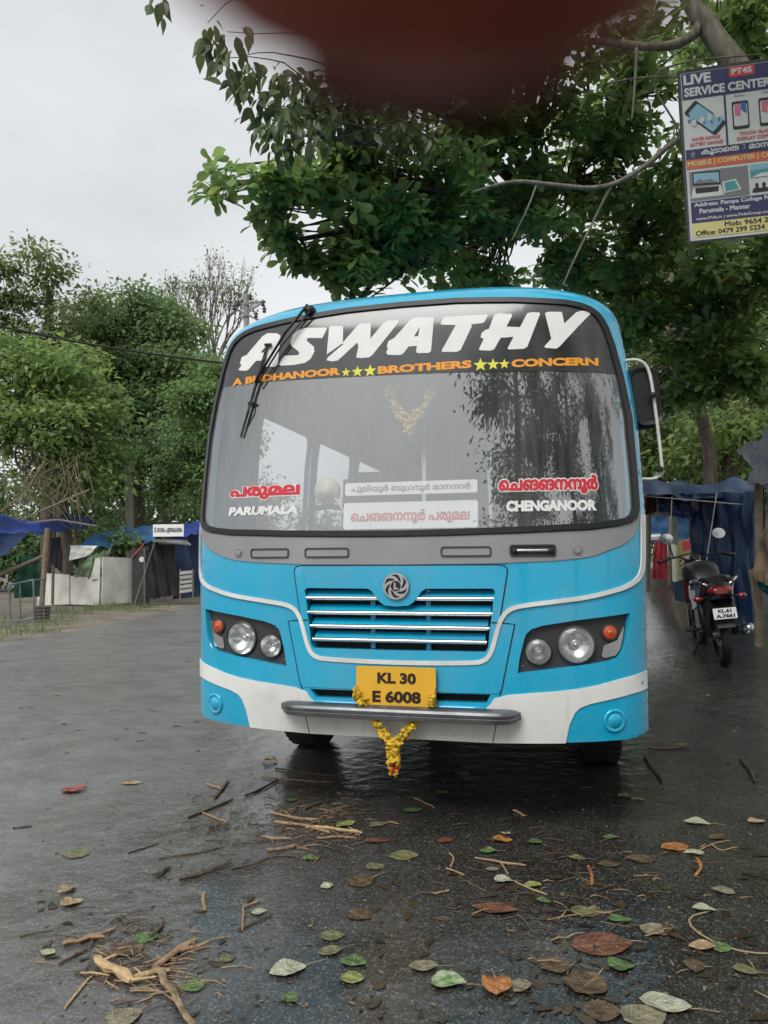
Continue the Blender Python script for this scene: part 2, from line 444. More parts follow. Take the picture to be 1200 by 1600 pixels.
# ================================================================== the bus
blue = mat('bus_blue_paint', (.003, .355, .565), .26, var=.05, scale=2.2, coat=.9, bump=.03, bscale=14)
grime(blue, .22); white = mat('bus_white_paint', (.70, .70, .67), .38, var=.05, scale=3.5, coat=.3, bump=.03, bscale=14)
grime(white, .48); grey = mat('bus_grey_panel', (.28, .28, .285), .45, var=.10, scale=3, metal=.25, bump=.03, bscale=20)
grime(grey, .3); rubber = mat('black_rubber', (.012, .012, .013), .42, var=.2, scale=20)
black = mat('black_plastic', (.014, .014, .015), .5, var=.2, scale=15)
housing = mat('lamp_housing_grey', (.038, .038, .040), .45, var=.12, scale=10)
chrome = mat('chrome', (.58, .59, .60), .18, metal=1, var=.05, scale=8)
dullmetal = mat('brushed_bumper_metal', (.17, .175, .18), .42, metal=.85, var=.22, scale=9, bump=.05, bscale=60)
dark = mat('dark_void', (.008, .008, .009), .8, var=.1)
tyre = mat('tyre_rubber', (.018, .018, .018), .8, var=.25, scale=30, bump=.3, bscale=60)
yellow = mat('plate_yellow', (.72, .40, .035), .42, var=.05, scale=12)
ink = mat('plate_ink', (.022, .010, .006), .5)
stickwhite = mat('sticker_white', (.70, .70, .68), .45, var=.04, scale=14)
stickred = mat('sticker_red', (.55, .025, .045), .45, var=.08, scale=14)
stickorange = mat('sticker_orange', (.74, .29, .018), .45, var=.06, scale=14)
stickyel = mat('sticker_yellow', (.66, .64, .05), .45, var=.06, scale=14)
boardwhite = mat('board_white', (.82, .82, .81), .5, var=.04)
inkblue = mat('ink_blue_grey', (.16, .17, .27), .5)
inkred = mat('ink_faded_red', (.55, .10, .09), .5)
silverpaint = mat('silver_paint', (.55, .55, .55), .35, metal=.6, var=.06)

def glass_mat(name, tint=(.90, .92, .92), dust=.11, dustcol=(.52, .53, .53), ior=2.8, streak=True, rough=.005):
    m = bpy.data.materials.new(name); m.use_nodes = True; t = m.node_tree; N = t.nodes.new; Lk = t.links.new
    t.nodes.remove(t.nodes['Principled BSDF'])
    tr = N('ShaderNodeBsdfTransparent'); tr.inputs[0].default_value = (*tint, 1)
    gl = N('ShaderNodeBsdfGlossy'); gl.inputs['Roughness'].default_value = rough; gl.inputs[0].default_value = (1, 1, 1, 1)
    ge = N('ShaderNodeNewGeometry'); dt = N('ShaderNodeVectorMath'); dt.operation = 'DOT_PRODUCT'; Lk(ge.outputs['Normal'], dt.inputs[0]); Lk(ge.outputs['Incoming'], dt.inputs[1])
    def M_(op, a, b=None):
        k = N('ShaderNodeMath'); k.operation = op
        for i, q in enumerate((a, b)):
            if q is None: continue
            if isinstance(q, float): k.inputs[i].default_value = q
            else: Lk(q, k.inputs[i])
        return k.outputs[0]
    r0 = ((ior - 1) / (ior + 1)) ** 2                                  # Schlick, the same from both sides of the pane
    fr = M_('ADD', M_('MULTIPLY', M_('POWER', M_('SUBTRACT', 1.0, M_('ABSOLUTE', dt.outputs['Value'])), 5.0), 1 - r0), r0)
    m1 = N('ShaderNodeMixShader'); Lk(fr, m1.inputs[0]); Lk(tr.outputs[0], m1.inputs[1]); Lk(gl.outputs[0], m1.inputs[2])
    df = N('ShaderNodeBsdfDiffuse'); df.inputs[0].default_value = (*dustcol, 1)
    m2 = N('ShaderNodeMixShader'); Lk(m1.outputs[0], m2.inputs[1]); Lk(df.outputs[0], m2.inputs[2])
    if streak:
        tc = N('ShaderNodeTexCoord'); mp = N('ShaderNodeMapping'); mp.inputs['Scale'].default_value = (38, 38, 1.3)
        n = N('ShaderNodeTexNoise'); n.inputs['Scale'].default_value = 1.0; n.inputs['Detail'].default_value = 5
        n2 = N('ShaderNodeTexNoise'); n2.inputs['Scale'].default_value = 2.2; n2.inputs['Detail'].default_value = 4
        Lk(tc.outputs['Object'], mp.inputs[0]); Lk(mp.outputs[0], n.inputs['Vector']); Lk(tc.outputs['Object'], n2.inputs['Vector'])
        mu = N('ShaderNodeMath'); mu.operation = 'MULTIPLY'; Lk(n.outputs[0], mu.inputs[0]); Lk(n2.outputs[0], mu.inputs[1])
        rp = N('ShaderNodeMapRange'); rp.inputs['From Min'].default_value = .12; rp.inputs['From Max'].default_value = .42
        rp.inputs['To Min'].default_value = dust * .45; rp.inputs['To Max'].default_value = dust * 1.6
        Lk(mu.outputs[0], rp.inputs['Value']); Lk(rp.outputs[0], m2.inputs[0])
    else: m2.inputs[0].default_value = dust
    Lk(m2.outputs[0], t.nodes['Material Output'].inputs[0]); return m
windglass = glass_mat('dusty_windshield_glass')
sideglass = glass_mat('side_window_glass', (.7, .75, .75), .10, (.4, .4, .4), ior=1.5)
clearglass = glass_mat('clear_lens_glass', (.92, .93, .93), .06, (.5, .5, .5), ior=1.5, streak=False, rough=.03)
tintfilm = mat('dark_sun_strip_film', (.030, .031, .032), .14, var=.3, scale=9, spec=.9)

RZ = [0.3, 0.6, 1.0, 1.45, 1.8, 2.3, 2.7, 3]; RY = [.03, 0, 0, .008, .035, .083, .125, .16]
WZ = [0, .9, 1.5, 2.1, 2.79]; WW = [1.2, 1.2, 1.214, 1.185, 1.075]
_zz = np.linspace(0, 3, 301)
def _sm(a, b):
    v = np.interp(_zz, a, b); k = np.hanning(41); k /= k.sum()
    return np.convolve(np.pad(v, 20, mode='edge'), k, 'valid')
_RK, _WK = _sm(RZ, RY), _sm(WZ, WW)
ZT = 2.79
def bw_(z): return np.interp(z, _zz, _WK)
def bq(z): return np.clip((z - 2.5) / (ZT - 2.5), 0, 1)
def BS(x, z, cap=1.):
    T = np.clip((np.abs(x) / bw_(z)) ** 3 + bq(z) ** 2.75, 0, cap)
    return np.interp(z, _zz, _RK) + .342 * (1 - (1 - T) ** (1 / 3))
def bnorm(x, z):
    e = .004; gx = (BS(x + e, z, .985) - BS(x - e, z, .985)) / (2 * e); gz_ = (BS(x, z + e, .985) - BS(x, z - e, .985)) / (2 * e)
    n = np.stack([gx, -np.ones_like(gx), gz_], -1); return n / np.linalg.norm(n, axis=-1, keepdims=True)
def bmap(off=0.):
    def f(V, depth):
        x, z = V[:, 0], V[:, 1]; P = np.stack([x, BS(x, z), z], 1); return P + bnorm(x, z) * (off - depth)
    return f
def bp(x, z, off=0.):
    q = bmap(off)(np.array([[x, z]], float), 0.)[0]; return Vector(q)
bus = thing('bus', 'blue and white bus parked facing the camera on wet asphalt', 'bus', (BX, BY, 0), -BTH)
_bi = (Matrix.Translation((BX, BY, 0)) @ Matrix.Rotation(-BTH, 4, 'Z')).inverted()
def w2b(p): return _bi @ Vector(p)

# outlines on the front, seen straight on (x across, z up)
sil = []
for z in list(np.linspace(.472, 2.5, 26)) + list(ZT - (ZT - 2.5) * np.linspace(1, 0, 16)[1:] ** 1.8):
    sil.append((float(bw_(z) * max(0, 1 - bq(z) ** 2.75) ** (1 / 3)) * .99995, float(min(z, ZT - .0005))))
rim = list(sil)
sil_poly = [(0, .44), (.464, .438), (.80, .447), (1.09, .459)] + sil
sil_poly = mir(sil_poly)
w_out = mir([(0, 1.433), (.3, 1.436), (.617, 1.443), (.932, 1.456), (1.06, 1.472), (1.12, 1.488), (1.153, 1.513), (1.167, 1.56), (1.161, 1.74), (1.145, 2.02), (1.112, 2.22), (1.075, 2.385),
             (1.046, 2.478), (1.028, 2.518), (1.0, 2.556), (.965, 2.583), (.92, 2.602), (.85, 2.618), (.6, 2.642), (.3, 2.662), (0, 2.667)])
w_in = offs(w_out, -.028)
grille = mir([(0, 1.083), (.06, 1.088), (.085, 1.104), (.108, 1.13), (.125, 1.157), (.148, 1.171), (.475, 1.173), (.486, 1.16), (.478, 1.12), (.450, .89), (.436, .870), (0, .868)])
head = [(1.113, 1.053), (1.108, .99), (1.098, .93), (1.081, .873), (1.057, .843), (1.02, .831), (.954, .821), (.588, .771), (.598, .843), (.621, .931), (.632, .958), (.655, .979), (.709, .997), (.863, 1.022)]
headm = [(-x, z) for x, z in head]
slot = [(-.458, .662), (-.425, .622), (.438, .626), (.458, .667)]
_rd = densify(mir(sil), .035)
rimpts = np.array([(x * (1 - f_), 1.6 + (z - 1.6) * (1 - f_)) for x, z in _rd for f_ in (.0015, .005, .012, .025, .045, .07)] + [(s * k * float(bw_(z)), z) for z in np.arange(.5, 2.5, .07) for k in (.9, .94, .97, .985, .995) for s in (-1, 1)])
sheet('front_shell', [sil_poly, offs(w_out, -.008), grille, head, headm, slot], bmap(0), blue, bus, res=.05, thick=.055, extra=rimpts)
# hood and lower surround: raised blue panels with dark seams
hood = [(0, 1.284), (.50, 1.284), (.532, 1.279), (.543, 1.262), (.541, 1.239), (.503, 1.012)]
hood_loop = hood + [(.467, 1.012)] + [(x, z) for x, z in [(.478, 1.12), (.486, 1.16), (.475, 1.173), (.148, 1.171), (.125, 1.157), (.108, 1.13), (.085, 1.104), (.06, 1.088), (0, 1.083)]]
hl = hood_loop[:-1]; hood_full = hl + [(0, 1.083)] + [(-x, z) for x, z in reversed(hl) if x > 0]
sheet('hood', [hood_full], bmap(.006), blue, bus, res=.06, thick=.03)
low = [(.463, 1.006), (.574, 1.000), (.508, .69), (.494, .672), (0, .668)]
low_loop = [(0, .868), (.436, .870), (.450, .89), (.463, 1.004)] + low[1:-1]
sheet('grille_surround', [mir(low_loop + [(0, .670)])], bmap(.004), blue, bus, res=.06, thick=.03)
for s in (1, -1):
    for path in ([(.004, 1.2875), (.50, 1.2875), (.535, 1.283), (.548, 1.265), (.545, 1.239), (.506, 1.009)], [(.469, 1.009), (.506, 1.009), (.578, 1.003), (.511, .69), (.50, .66)], [(.497, .595), (.464, .4385)]):
        sheet('seam', [ribbon([(s * x, z) for x, z in densify(path + path[::-1], .05)[:len(densify(path + path[::-1], .05)) // 2]], .0045)], bmap(.0062 if path[0][1] < .6 else .003), dark, bus, thick=.004, smooth=False)
# grey band under the windscreen
band_low = [(0, 1.291), (.517, 1.295), (.771, 1.306), (.87, 1.315), (.926, 1.323), (.98, 1.338), (1.025, 1.357), (1.07, 1.373), (1.105, 1.392), (1.14, 1.425), (1.163, 1.47), (1.174, 1.53)]
band_top = [(1.166, 1.56), (1.152, 1.510), (1.12, 1.485), (1.06, 1.469), (.932, 1.453), (.617, 1.440), (.3, 1.433), (0, 1.430)]
sheet('grey_band', [mir(band_low + band_top)], bmap(.005), grey, bus, res=.05, thick=.02)
def slotframe(x0, x1, z0, z1, inner, lampy=False):
    sheet('recess_frame', [rrect(x0, x1, z0, z1, .014), rrect(x0 + .007, x1 - .007, z0 + .007, z1 - .007, .009)], bmap(.011), housing, bus, res=.06, thick=.012)
    sheet('recess_panel', [rrect(x0 + .007, x1 - .007, z0 + .007, z1 - .007, .009)], bmap(.0065), inner, bus, res=.06)
for x0, x1 in ((-.799, -.576), (-.487, -.247), (.224, .471)): slotframe(x0, x1, 1.328, 1.378, grey)
slotframe(.558, .777, 1.327, 1.384, black)
mk = MB(); pts = [bp(.575 + i * .0185, 1.355, .014) for i in range(11)]
mk.tube(pts, .014, 8, flat=.8); ml = mk.build('marker_lamp', clearglass, bus, smooth=True)
MB().tube([bp(.585 + i * .0165, 1.355, .009) for i in range(11)], .007, 6).build('reflector_strip', chrome, ml, smooth=True)
for s in (-1, 1):
    for k, dx in enumerate((-.085, .085)):
        if s > 0: MB().lathe([(.011, 0), (.011, .01), (.008, .014), (.001, .015)], 10, Matrix.Translation(bp(.668 + dx, 1.355, .018)) @ Matrix.Rotation(R(90), 4, 'X')).build('lamp_screw', black, ml)
    c = bp(s * .876, 1.357, .004); n = Vector(bnorm(np.array([s * .876]), np.array([1.357]))[0])
    M = Matrix.Translation(c) @ n.to_track_quat('Z', 'Y').to_matrix().to_4x4()
    MB().lathe([(.026, 0), (.026, .004), (.021, .005), (.021, .002), (.018, .002), (.016, .009), (.001, .010)], 18, M).build('round_cap', grey, bus, smooth=True, angle=40)
# white line, white lower band
wl = [(1.187, 1.53), (1.184, 1.40), (1.181, 1.30), (1.174, 1.255), (1.160, 1.225), (1.139, 1.203), (1.10, 1.182), (1.059, 1.166), (.921, 1.131), (.767, 1.111), (.632, 1.094), (.575, 1.082), (.54, 1.063), (.515, 1.03), (.498, .985), (.478, .911), (.463, .868), (.446, .840), (.42, .824), (.39, .817), (.2, .810), (.0, .808)]
wl = smooth_path(wl, 1); wl_full = wl + [(-x, z) for x, z in reversed(wl[:-1])]
sheet('white_line', [ribbon(densify(wl_full + wl_full[::-1], .03)[:len(densify(wl_full + wl_full[::-1], .03)) // 2], .021)], bmap(.0095), white, bus, thick=.008)
lb = [(0, .594), (.43, .597), (.458, .622), (.475, .648), (.538, .667), (.664, .68), (.76, .688), (.856, .700), (.95, .717), (1.048, .742), (1.12, .757), (1.188, .772), (1.188, .687), (1.12, .675), (1.046, .658), (.922, .632), (.873, .613), (.848, .589), (.823, .534), (.803, .4455), (.464, .4365), (0, .4385)]
sheet('white_lower_panel', [mir(lb)], bmap(.0055), white, bus, res=.05, thick=.03)
MB().tube([bp(x, .598, .002) for x in np.linspace(-.43, .43, 15)], .012, 8).build('panel_lip', blue, bus, smooth=True)
for s in (-1, 1):
    c = bp(s * 1.03, .55, -.004); n = Vector(bnorm(np.array([s * 1.03]), np.array([.55]))[0])
    M = Matrix.Translation(c) @ n.to_track_quat('Z', 'Y').to_matrix().to_4x4()
    MB().lathe([(.058, 0), (.055, .010), (.047, .013), (.040, .008), (.036, .006), (.031, .012), (.018, .018), (.001, .019)], 24, M).build('fog_lamp_cover', blue, bus, smooth=True)
# grille
sheet('grille_back', [offs(grille, .01) if area(grille) > 0 else offs(grille, -.01)], bmap(-.055), dark, bus, res=.08)
for z, xe, x0 in ((1.123, .488, .100), (1.050, .472, 0), (.981, .457, 0), (.914, .443, 0)):
    runs = [(-xe, xe)] if x0 == 0 else [(-xe, -x0), (x0, xe)]
    for a, b in runs:
        xs = np.linspace(a, b, 17); g_ = MB()
        prof = [(-.010, .0), (-.009, .010), (-.004, .015), (.003, .015), (.008, .011), (.010, .0)]
        vs = [];
        for x in xs:
            for dz, o in prof: vs.append(bp(x, z + dz, o - .010))
        n = len(prof); fs = [(i * n + k, i * n + k + 1, (i + 1) * n + k + 1, (i + 1) * n + k) for i in range(len(xs) - 1) for k in range(n - 1)] + [tuple(range(n)), tuple(range((len(xs) - 1) * n, len(xs) * n))[::-1]]
        g_.add(vs, fs); bar = g_.build('grille_bar', chrome, bus, smooth=True, angle=50)
        g2 = MB(); m_ = len(xs); xs2 = np.linspace(a * .985, b * .985, m_)
        vs = [q for x in xs2 for q in (bp(x, z + .040, -.046), bp(x, z + .014, -.012), bp(x, z - .012, -.012), bp(x, z - .016, -.045))]
        g2.add(vs, [(i * 4 + k, i * 4 + k + 1, i * 4 + k + 5, i * 4 + k + 4) for i in range(m_ - 1) for k in range(3)]); g2.build('bar_ledge', blue, bar)
for x in (-.135, .150):
    MB().tube([bp(x, z, -.045) for z in np.linspace(.87, 1.165, 6)], .016, 4).build('grille_strut', blue, bus)
# round emblem
c = bp(0, 1.184, .006); Ml = Matrix.Translation(c) @ Matrix.Rotation(R(90), 4, 'X')
emb = MB().lathe([(.066, 0), (.066, .008), (.063, .012), (.058, .013), (.056, .008), (.001, .008)], 36, Ml).build('emblem', black, bus, smooth=True, angle=40)
def emap(h):
    def f(V, d): return np.array([Ml @ Vector((p[0], p[1], h - d)) for p in V])
    return f
sheet('emblem_ring', [ring(0, 0, .066, 40), ring(0, 0, .0575, 40)], emap(.0145), chrome, emb, thick=.006)
sheet('emblem_ring', [ring(0, 0, .030, 30), ring(0, 0, .0255, 30)], emap(.0145), chrome, emb, thick=.006)
for k in range(6):
    a0 = k * math.pi / 3; L = []
    for t in np.linspace(0, 1, 8): rr = .029 + .030 * t; L.append((rr * math.cos(a0 + 1.0 * t), rr * math.sin(a0 + 1.0 * t)))
    for t in np.linspace(1, 0, 8): rr = .029 + .030 * t; L.append((rr * math.cos(a0 + .62 + .85 * t), rr * math.sin(a0 + .62 + .85 * t)))
    sheet('emblem_blade', [L], emap(.0135), chrome, emb, thick=.005)
sheet('emblem_letter', text_fit('L', -.011, .012, -.017, .017, .06), emap(.0135), chrome, emb, thick=.005, rule='nz', smooth=False)
# headlights
lensribs = mat('ribbed_lens_glass', (.85, .87, .87), .10, trans=.9, var=.02, bump=.35, bscale=70, ior=1.3)
reflector = mat('reflector_silver', (.68, .69, .68), .22, metal=1, var=.05)
amber = mat('amber_lens', (.46, .065, .012), .18, var=.15, scale=60, bump=.3, bscale=120, coat=.5)
for s, hp in ((1, head), (-1, headm)):
    hd = sheet('headlight', [offs(hp, .004 * (1 if area(hp) > 0 else -1)), ring(s * .687, .872, .060), ring(s * .866, .905, .0845)], bmap(-.028), housing, bus, res=.05)
    def lampat(x, z, off=-.028, fwd=.5):
        c = bp(s * x, z, off); n = Vector(bnorm(np.array([s * x]), np.array([z]))[0]) * fwd + Vector((0, -1, 0)) * (1 - fwd)
        return Matrix.Translation(c) @ n.normalized().to_track_quat('Z', 'Y').to_matrix().to_4x4()
    for x, z, r in ((.687, .872, .059), (.866, .905, .083)):
        M = lampat(x, z)
        MB().lathe([(r * 1.10, -.004), (r * 1.10, .016), (r * 1.03, .021), (r, .016), (r, 0)], 32, M, close=False).build('lamp_ring', housing, hd, smooth=True, angle=40)
        MB().lathe([(r * 1.0, .012), (r * .86, -.006), (r * .62, -.022), (r * .3, -.036), (r * .16, -.038), (r * .15, -.012), (.0005, -.008)], 32, M, close=False).build('lamp_reflector', reflector, hd, smooth=True)
        MB().lathe([(r * 1.0, .014), (r * .9, .020), (r * .6, .028), (r * .3, .032), (.0005, .033)], 32, M, close=False).build('lamp_lens', clearglass, hd, smooth=True)
    M = lampat(1.027, .962)
    MB().lathe([(.040, -.004), (.040, .014), (.035, .018), (.033, .012), (.033, 0)], 24, M, close=False).build('lamp_ring', housing, hd, smooth=True)
    MB().lathe([(.034, .006), (.033, .016), (.026, .021), (.020, .019), (.014, .024), (.0005, .026)], 24, M, close=False).build('indicator_lens', amber, hd, smooth=True)
    w = [(1.096, .99), (1.088, .93), (1.072, .878), (1.05, .853), (1.0, .842), (.985, .85), (.995, .90), (1.06, .925)]
    w = [(s * x, z) for x, z in w]
    sheet('side_reflector', [w], bmap(-.020), reflector, hd, res=.03, thick=.01)
    for x, z in ((.665, .966), (.612, .80)): MB().lathe([(.006, 0), (.005, .004), (.001, .005)], 8, lampat(x, z)).build('screw', dullmetal, hd)
# air slot, bumper bar
sheet('slot_back', [offs(slot, .01) if area(slot) > 0 else offs(slot, -.01)], bmap(-.05), dark, bus, res=.08)
bar = MB(); xs = np.concatenate([[-.60, -.595, -.575, -.545], np.linspace(-.5, .5, 15), [.545, .575, .595, .60]])
prof = [(-.028, .0), (-.028, .066), (-.024, .076), (-.006, .080), (-.003, .076), (.000, .080), (.012, .082), (.022, .076), (.026, .064), (.026, .0)]
vs = []
for x in xs:
    k = 1 - max(0, (abs(x) - .50) / .10) ** 2.2; hgt = 1.05 if abs(x) < .57 else (.9 if abs(x) < .59 else .62)
    for dz, d in prof: vs.append(bp(x, .578 + dz * hgt, .028 + d * max(k, .12)))
n = len(prof); bar.add(vs, [(i * n + k, i * n + (k + 1) % n, (i + 1) * n + (k + 1) % n, (i + 1) * n + k) for i in range(len(xs) - 1) for k in range(n)] + [tuple(range(n)), tuple(range((len(xs) - 1) * n, len(xs) * n))[::-1]])
bb = bar.build('bumper_bar', dullmetal, bus, smooth=True, angle=30)
for x in (-.36, -.30, .30, .36): MB().box(bp(x, .548, .03), (.012, .05, .022)).build('bumper_bracket', black, bb)
# number plate
pc = bp(0, .697, .030); Mp = Matrix.Translation(pc) @ Matrix.Rotation(R(90), 4, 'X')
def flat(M, h):
    def f(V, d): return np.array([M @ Vector((p[0], p[1], h - d)) for p in V])
    return f
pl = sheet('number_plate', [rrect(-.2, .2, -.094, .094, .008)], flat(Mp, .004), yellow, bus, thick=.006)
sheet('plate_backing', [rrect(-.19, .19, -.088, .088, .005)], flat(Mp, -.003), dullmetal, bus, thick=.025)
for tx, x0, x1, z0, z1 in (('KL 30', -.092, .102, .012, .066), ('E 6008', -.118, .126, -.080, -.022)):
    sheet('plate_text', text_fit(tx, x0, x1, z0, z1, .045), flat(Mp, .006), ink, pl, rule='nz', thick=.0015, smooth=False)
# windscreen: rubber seal, glass, dark strip, lettering
sheet('windscreen_seal', [w_out, w_in], bmap(.014), rubber, bus, res=.05, thick=.03)
sheet('seal_lip', [offs(w_out, .006), offs(w_out, -.007)], bmap(.007), rubber, bus, res=.08, thick=.012)
wgl = offs(w_out, -.020)
sheet('windscreen_glass', [wgl], bmap(.002), windglass, bus, res=.05)
strip_low = [(-1.10, 2.300), (-.9, 2.292), (-.6, 2.283), (-.3, 2.276), (0, 2.270), (.4, 2.258), (.8, 2.242), (1.09, 2.232)]
strip = strip_low + [p for p in w_in if p[1] > 2.31]
up = sorted([p for p in w_in if p[1] > 2.29], key=lambda p: -math.atan2(p[0], p[1] - 2.2))
up = sorted([p for p in w_in if p[1] > 2.315], key=lambda p: math.atan2(p[1] - 2.2, p[0]))
sheet('sun_strip', [strip_low + up], bmap(.0045), tintfilm, bus, res=.05)
LET = {'A':[(-0.938,2.381),(-0.917,2.403),(-0.929,2.415),(-0.921,2.451),(-0.885,2.46),(-0.788,2.554),(-0.758,2.568),(-0.697,2.559),(-0.674,2.543),(-0.681,2.377),(-0.697,2.367),(-0.752,2.372),(-0.768,2.386),(-0.766,2.411),(-0.82,2.415),(-0.865,2.372),(-0.881,2.366),(-0.925,2.373)],'Ah':[(-0.75,2.506),(-0.759,2.456),(-0.794,2.459)],'S':[(-0.406,2.56),(-0.401,2.551),(-0.422,2.505),(-0.431,2.502),(-0.506,2.511),(-0.516,2.498),(-0.504,2.486),(-0.471,2.458),(-0.467,2.43),(-0.487,2.392),(-0.518,2.372),(-0.584,2.366),(-0.661,2.369),(-0.673,2.378),(-0.654,2.412),(-0.64,2.424),(-0.563,2.419),(-0.554,2.429),(-0.564,2.444),(-0.603,2.475),(-0.611,2.494),(-0.597,2.539),(-0.565,2.563),(-0.519,2.57)],'W':[(-0.396,2.408),(-0.388,2.563),(-0.37,2.566),(-0.308,2.559),(-0.307,2.467),(-0.226,2.557),(-0.204,2.564),(-0.16,2.563),(-0.155,2.555),(-0.156,2.475),(-0.085,2.558),(-0.064,2.568),(-0.008,2.565),(-0.004,2.554),(-0.142,2.386),(-0.159,2.373),(-0.21,2.373),(-0.231,2.378),(-0.22,2.439),(-0.227,2.46),(-0.309,2.388),(-0.334,2.369),(-0.367,2.367),(-0.396,2.376),(-0.389,2.391),(-0.302,2.459),(-0.312,2.461)],'A2':[(-0.069,2.394),(-0.06,2.411),(-0.065,2.428),(-0.057,2.454),(-0.027,2.469),(0.061,2.564),(0.09,2.573),(0.175,2.564),(0.182,2.554),(0.169,2.382),(0.156,2.374),(0.098,2.377),(0.091,2.386),(0.095,2.416),(0.051,2.417),(0.022,2.378),(0.004,2.373),(-0.06,2.38)],'A2h':[(0.108,2.517),(0.101,2.468),(0.079,2.469)],'T':[(0.234,2.562),(0.455,2.559),(0.458,2.55),(0.443,2.519),(0.431,2.513),(0.374,2.511),(0.379,2.502),(0.322,2.378),(0.301,2.369),(0.227,2.374),(0.225,2.383),(0.296,2.513),(0.222,2.521),(0.217,2.528)],'H':[(0.492,2.555),(0.516,2.56),(0.576,2.554),(0.582,2.545),(0.552,2.487),(0.619,2.48),(0.655,2.552),(0.675,2.557),(0.715,2.554),(0.718,2.545),(0.654,2.375),(0.638,2.365),(0.563,2.365),(0.557,2.372),(0.587,2.431),(0.548,2.429),(0.524,2.43),(0.491,2.371),(0.471,2.364),(0.419,2.37),(0.414,2.376),(0.439,2.429),(0.423,2.437),(0.427,2.46),(0.447,2.476),(0.465,2.481)],'Y':[(0.742,2.55),(0.758,2.556),(0.82,2.555),(0.826,2.549),(0.835,2.492),(0.895,2.553),(0.918,2.561),(0.965,2.561),(0.968,2.552),(0.81,2.37),(0.794,2.36),(0.744,2.365),(0.736,2.372),(0.771,2.413)]}
for k in ('A', 'S', 'W', 'A2', 'T', 'H', 'Y'):
    loops = [LET[k]] + ([LET[k + 'h']] if k + 'h' in LET else [])
    sheet('letter', loops, bmap(.0062), stickwhite, bus, res=.06, smooth=False)
def lettering(tx, x0, x1, z0, z1, m, off=.0062, bold=.03, shear=0., slope=0., name='lettering'):
    L = text_fit(tx, x0, x1, z0, z1, bold, shear); L = [[(x, z + slope * (x - x0)) for x, z in l] for l in L]
    return sheet(name, L, bmap(off), m, bus, rule='nz', smooth=False)
for tx, a, b, z0 in (('A BUDHANOOR', -.975, -.315, 2.288), ('BROTHERS', -.112, .378, 2.279), ('CONCERN', .575, .995, 2.270)):
    lettering(tx, a, b, z0, z0 + .042, stickorange, bold=.055)
for x, z, r in ((-.285, 2.300, .026), (-.222, 2.300, .033), (-.153, 2.299, .036), (.422, 2.292, .037), (.485, 2.291, .032), (.541, 2.290, .028)):
    sheet('star', [star(x, z, r)], bmap(.0062), stickyel, bus, smooth=False)
for tx, a, b, z0, z1 in (('പരുമല', -.945, -.522, 1.640, 1.712), ('െചങങനനൂർ', .508, .978, 1.628, 1.720)):
    lettering(tx, a - .004, b + .004, z0 - .006, z1 + .006, stickwhite, .0045, .115)
    lettering(tx, a, b, z0, z1, stickred, .0062, .055)
lettering('PARUMALA', -.95, -.53, 1.556, 1.603, stickwhite, bold=.065, shear=.18)
lettering('CHENGANOOR', .545, .97, 1.544, 1.598, stickwhite, bold=.065)
# route boards behind the glass
Mb = Matrix.Translation(bp(.055, 1.685, -.05)) @ Matrix.Rotation(R(86), 4, 'X')
b1 = sheet('route_board', [rrect(-.345, .345, -.033, .033, .012)], flat(Mb, 0), boardwhite, bus, thick=.006)
sheet('board_text', text_fit('പുലിയൂർ ബുധനൂർ മാനനാർ', -.31, .31, -.022, .022, .03), flat(Mb, .0015), inkblue, b1, rule='nz', smooth=False)
Mb = Matrix.Translation(bp(.048, 1.548, -.07)) @ Matrix.Rotation(R(82), 4, 'X')
b2 = sheet('route_board', [rrect(-.35, .35, -.070, .070, .012)], flat(Mb, 0), boardwhite, bus, thick=.05)
sheet('board_text', text_fit('െചങങനനൂർ പരുമല', -.31, .31, -.045, .03, .04), flat(Mb, .0015), inkred, b2, rule='nz', smooth=False)
# wiper: hung from above the screen, twin arms
wp = MB(); P0 = bp(-.512, 2.672, .05); P1 = bp(-.80, 2.28, .035)
wp.tube([P0, bp(-.62, 2.53, .055), P1], [.011, .009, .006], 6, flat=.6)
wo = wp.build('wiper', black, bus, smooth=True)
MB().tube([bp(-.495, 2.64, .04), bp(-.64, 2.47, .045), bp(-.79, 2.26, .035)], [.006, .006, .005], 6).build('wiper_arm', black, wo, smooth=True)
MB().lathe([(.03, 0), (.03, .03), (.022, .05), (.001, .055)], 14, Matrix.Translation(bp(-.51, 2.672, .0)) @ Matrix.Rotation(R(90), 4, 'X')).build('wiper_pivot', black, wo, smooth=True)
MB().tube([bp(-.745, 2.50, .016), bp(-.80, 2.28, .022), bp(-.885, 1.985, .016)], [.007, .009, .006], 5).build('wiper_blade', black, wo)
for a, b in (((-.752, 2.47), (-.785, 2.34)), ((-.815, 2.22), (-.872, 2.03))):
    MB().tube([bp(*a, .014), bp((a[0] + b[0]) / 2 + .012, (a[1] + b[1]) / 2, .032), bp(*b, .014)], .005, 5).build('wiper_frame', black, wo)
for a in ((-.74, 2.495), (-.825, 2.17)):
    MB().tube([bp(a[0] - .02, a[1], .018), bp(a[0] + .02, a[1] - .005, .02)], .009, 5).build('wiper_clip', black, wo)
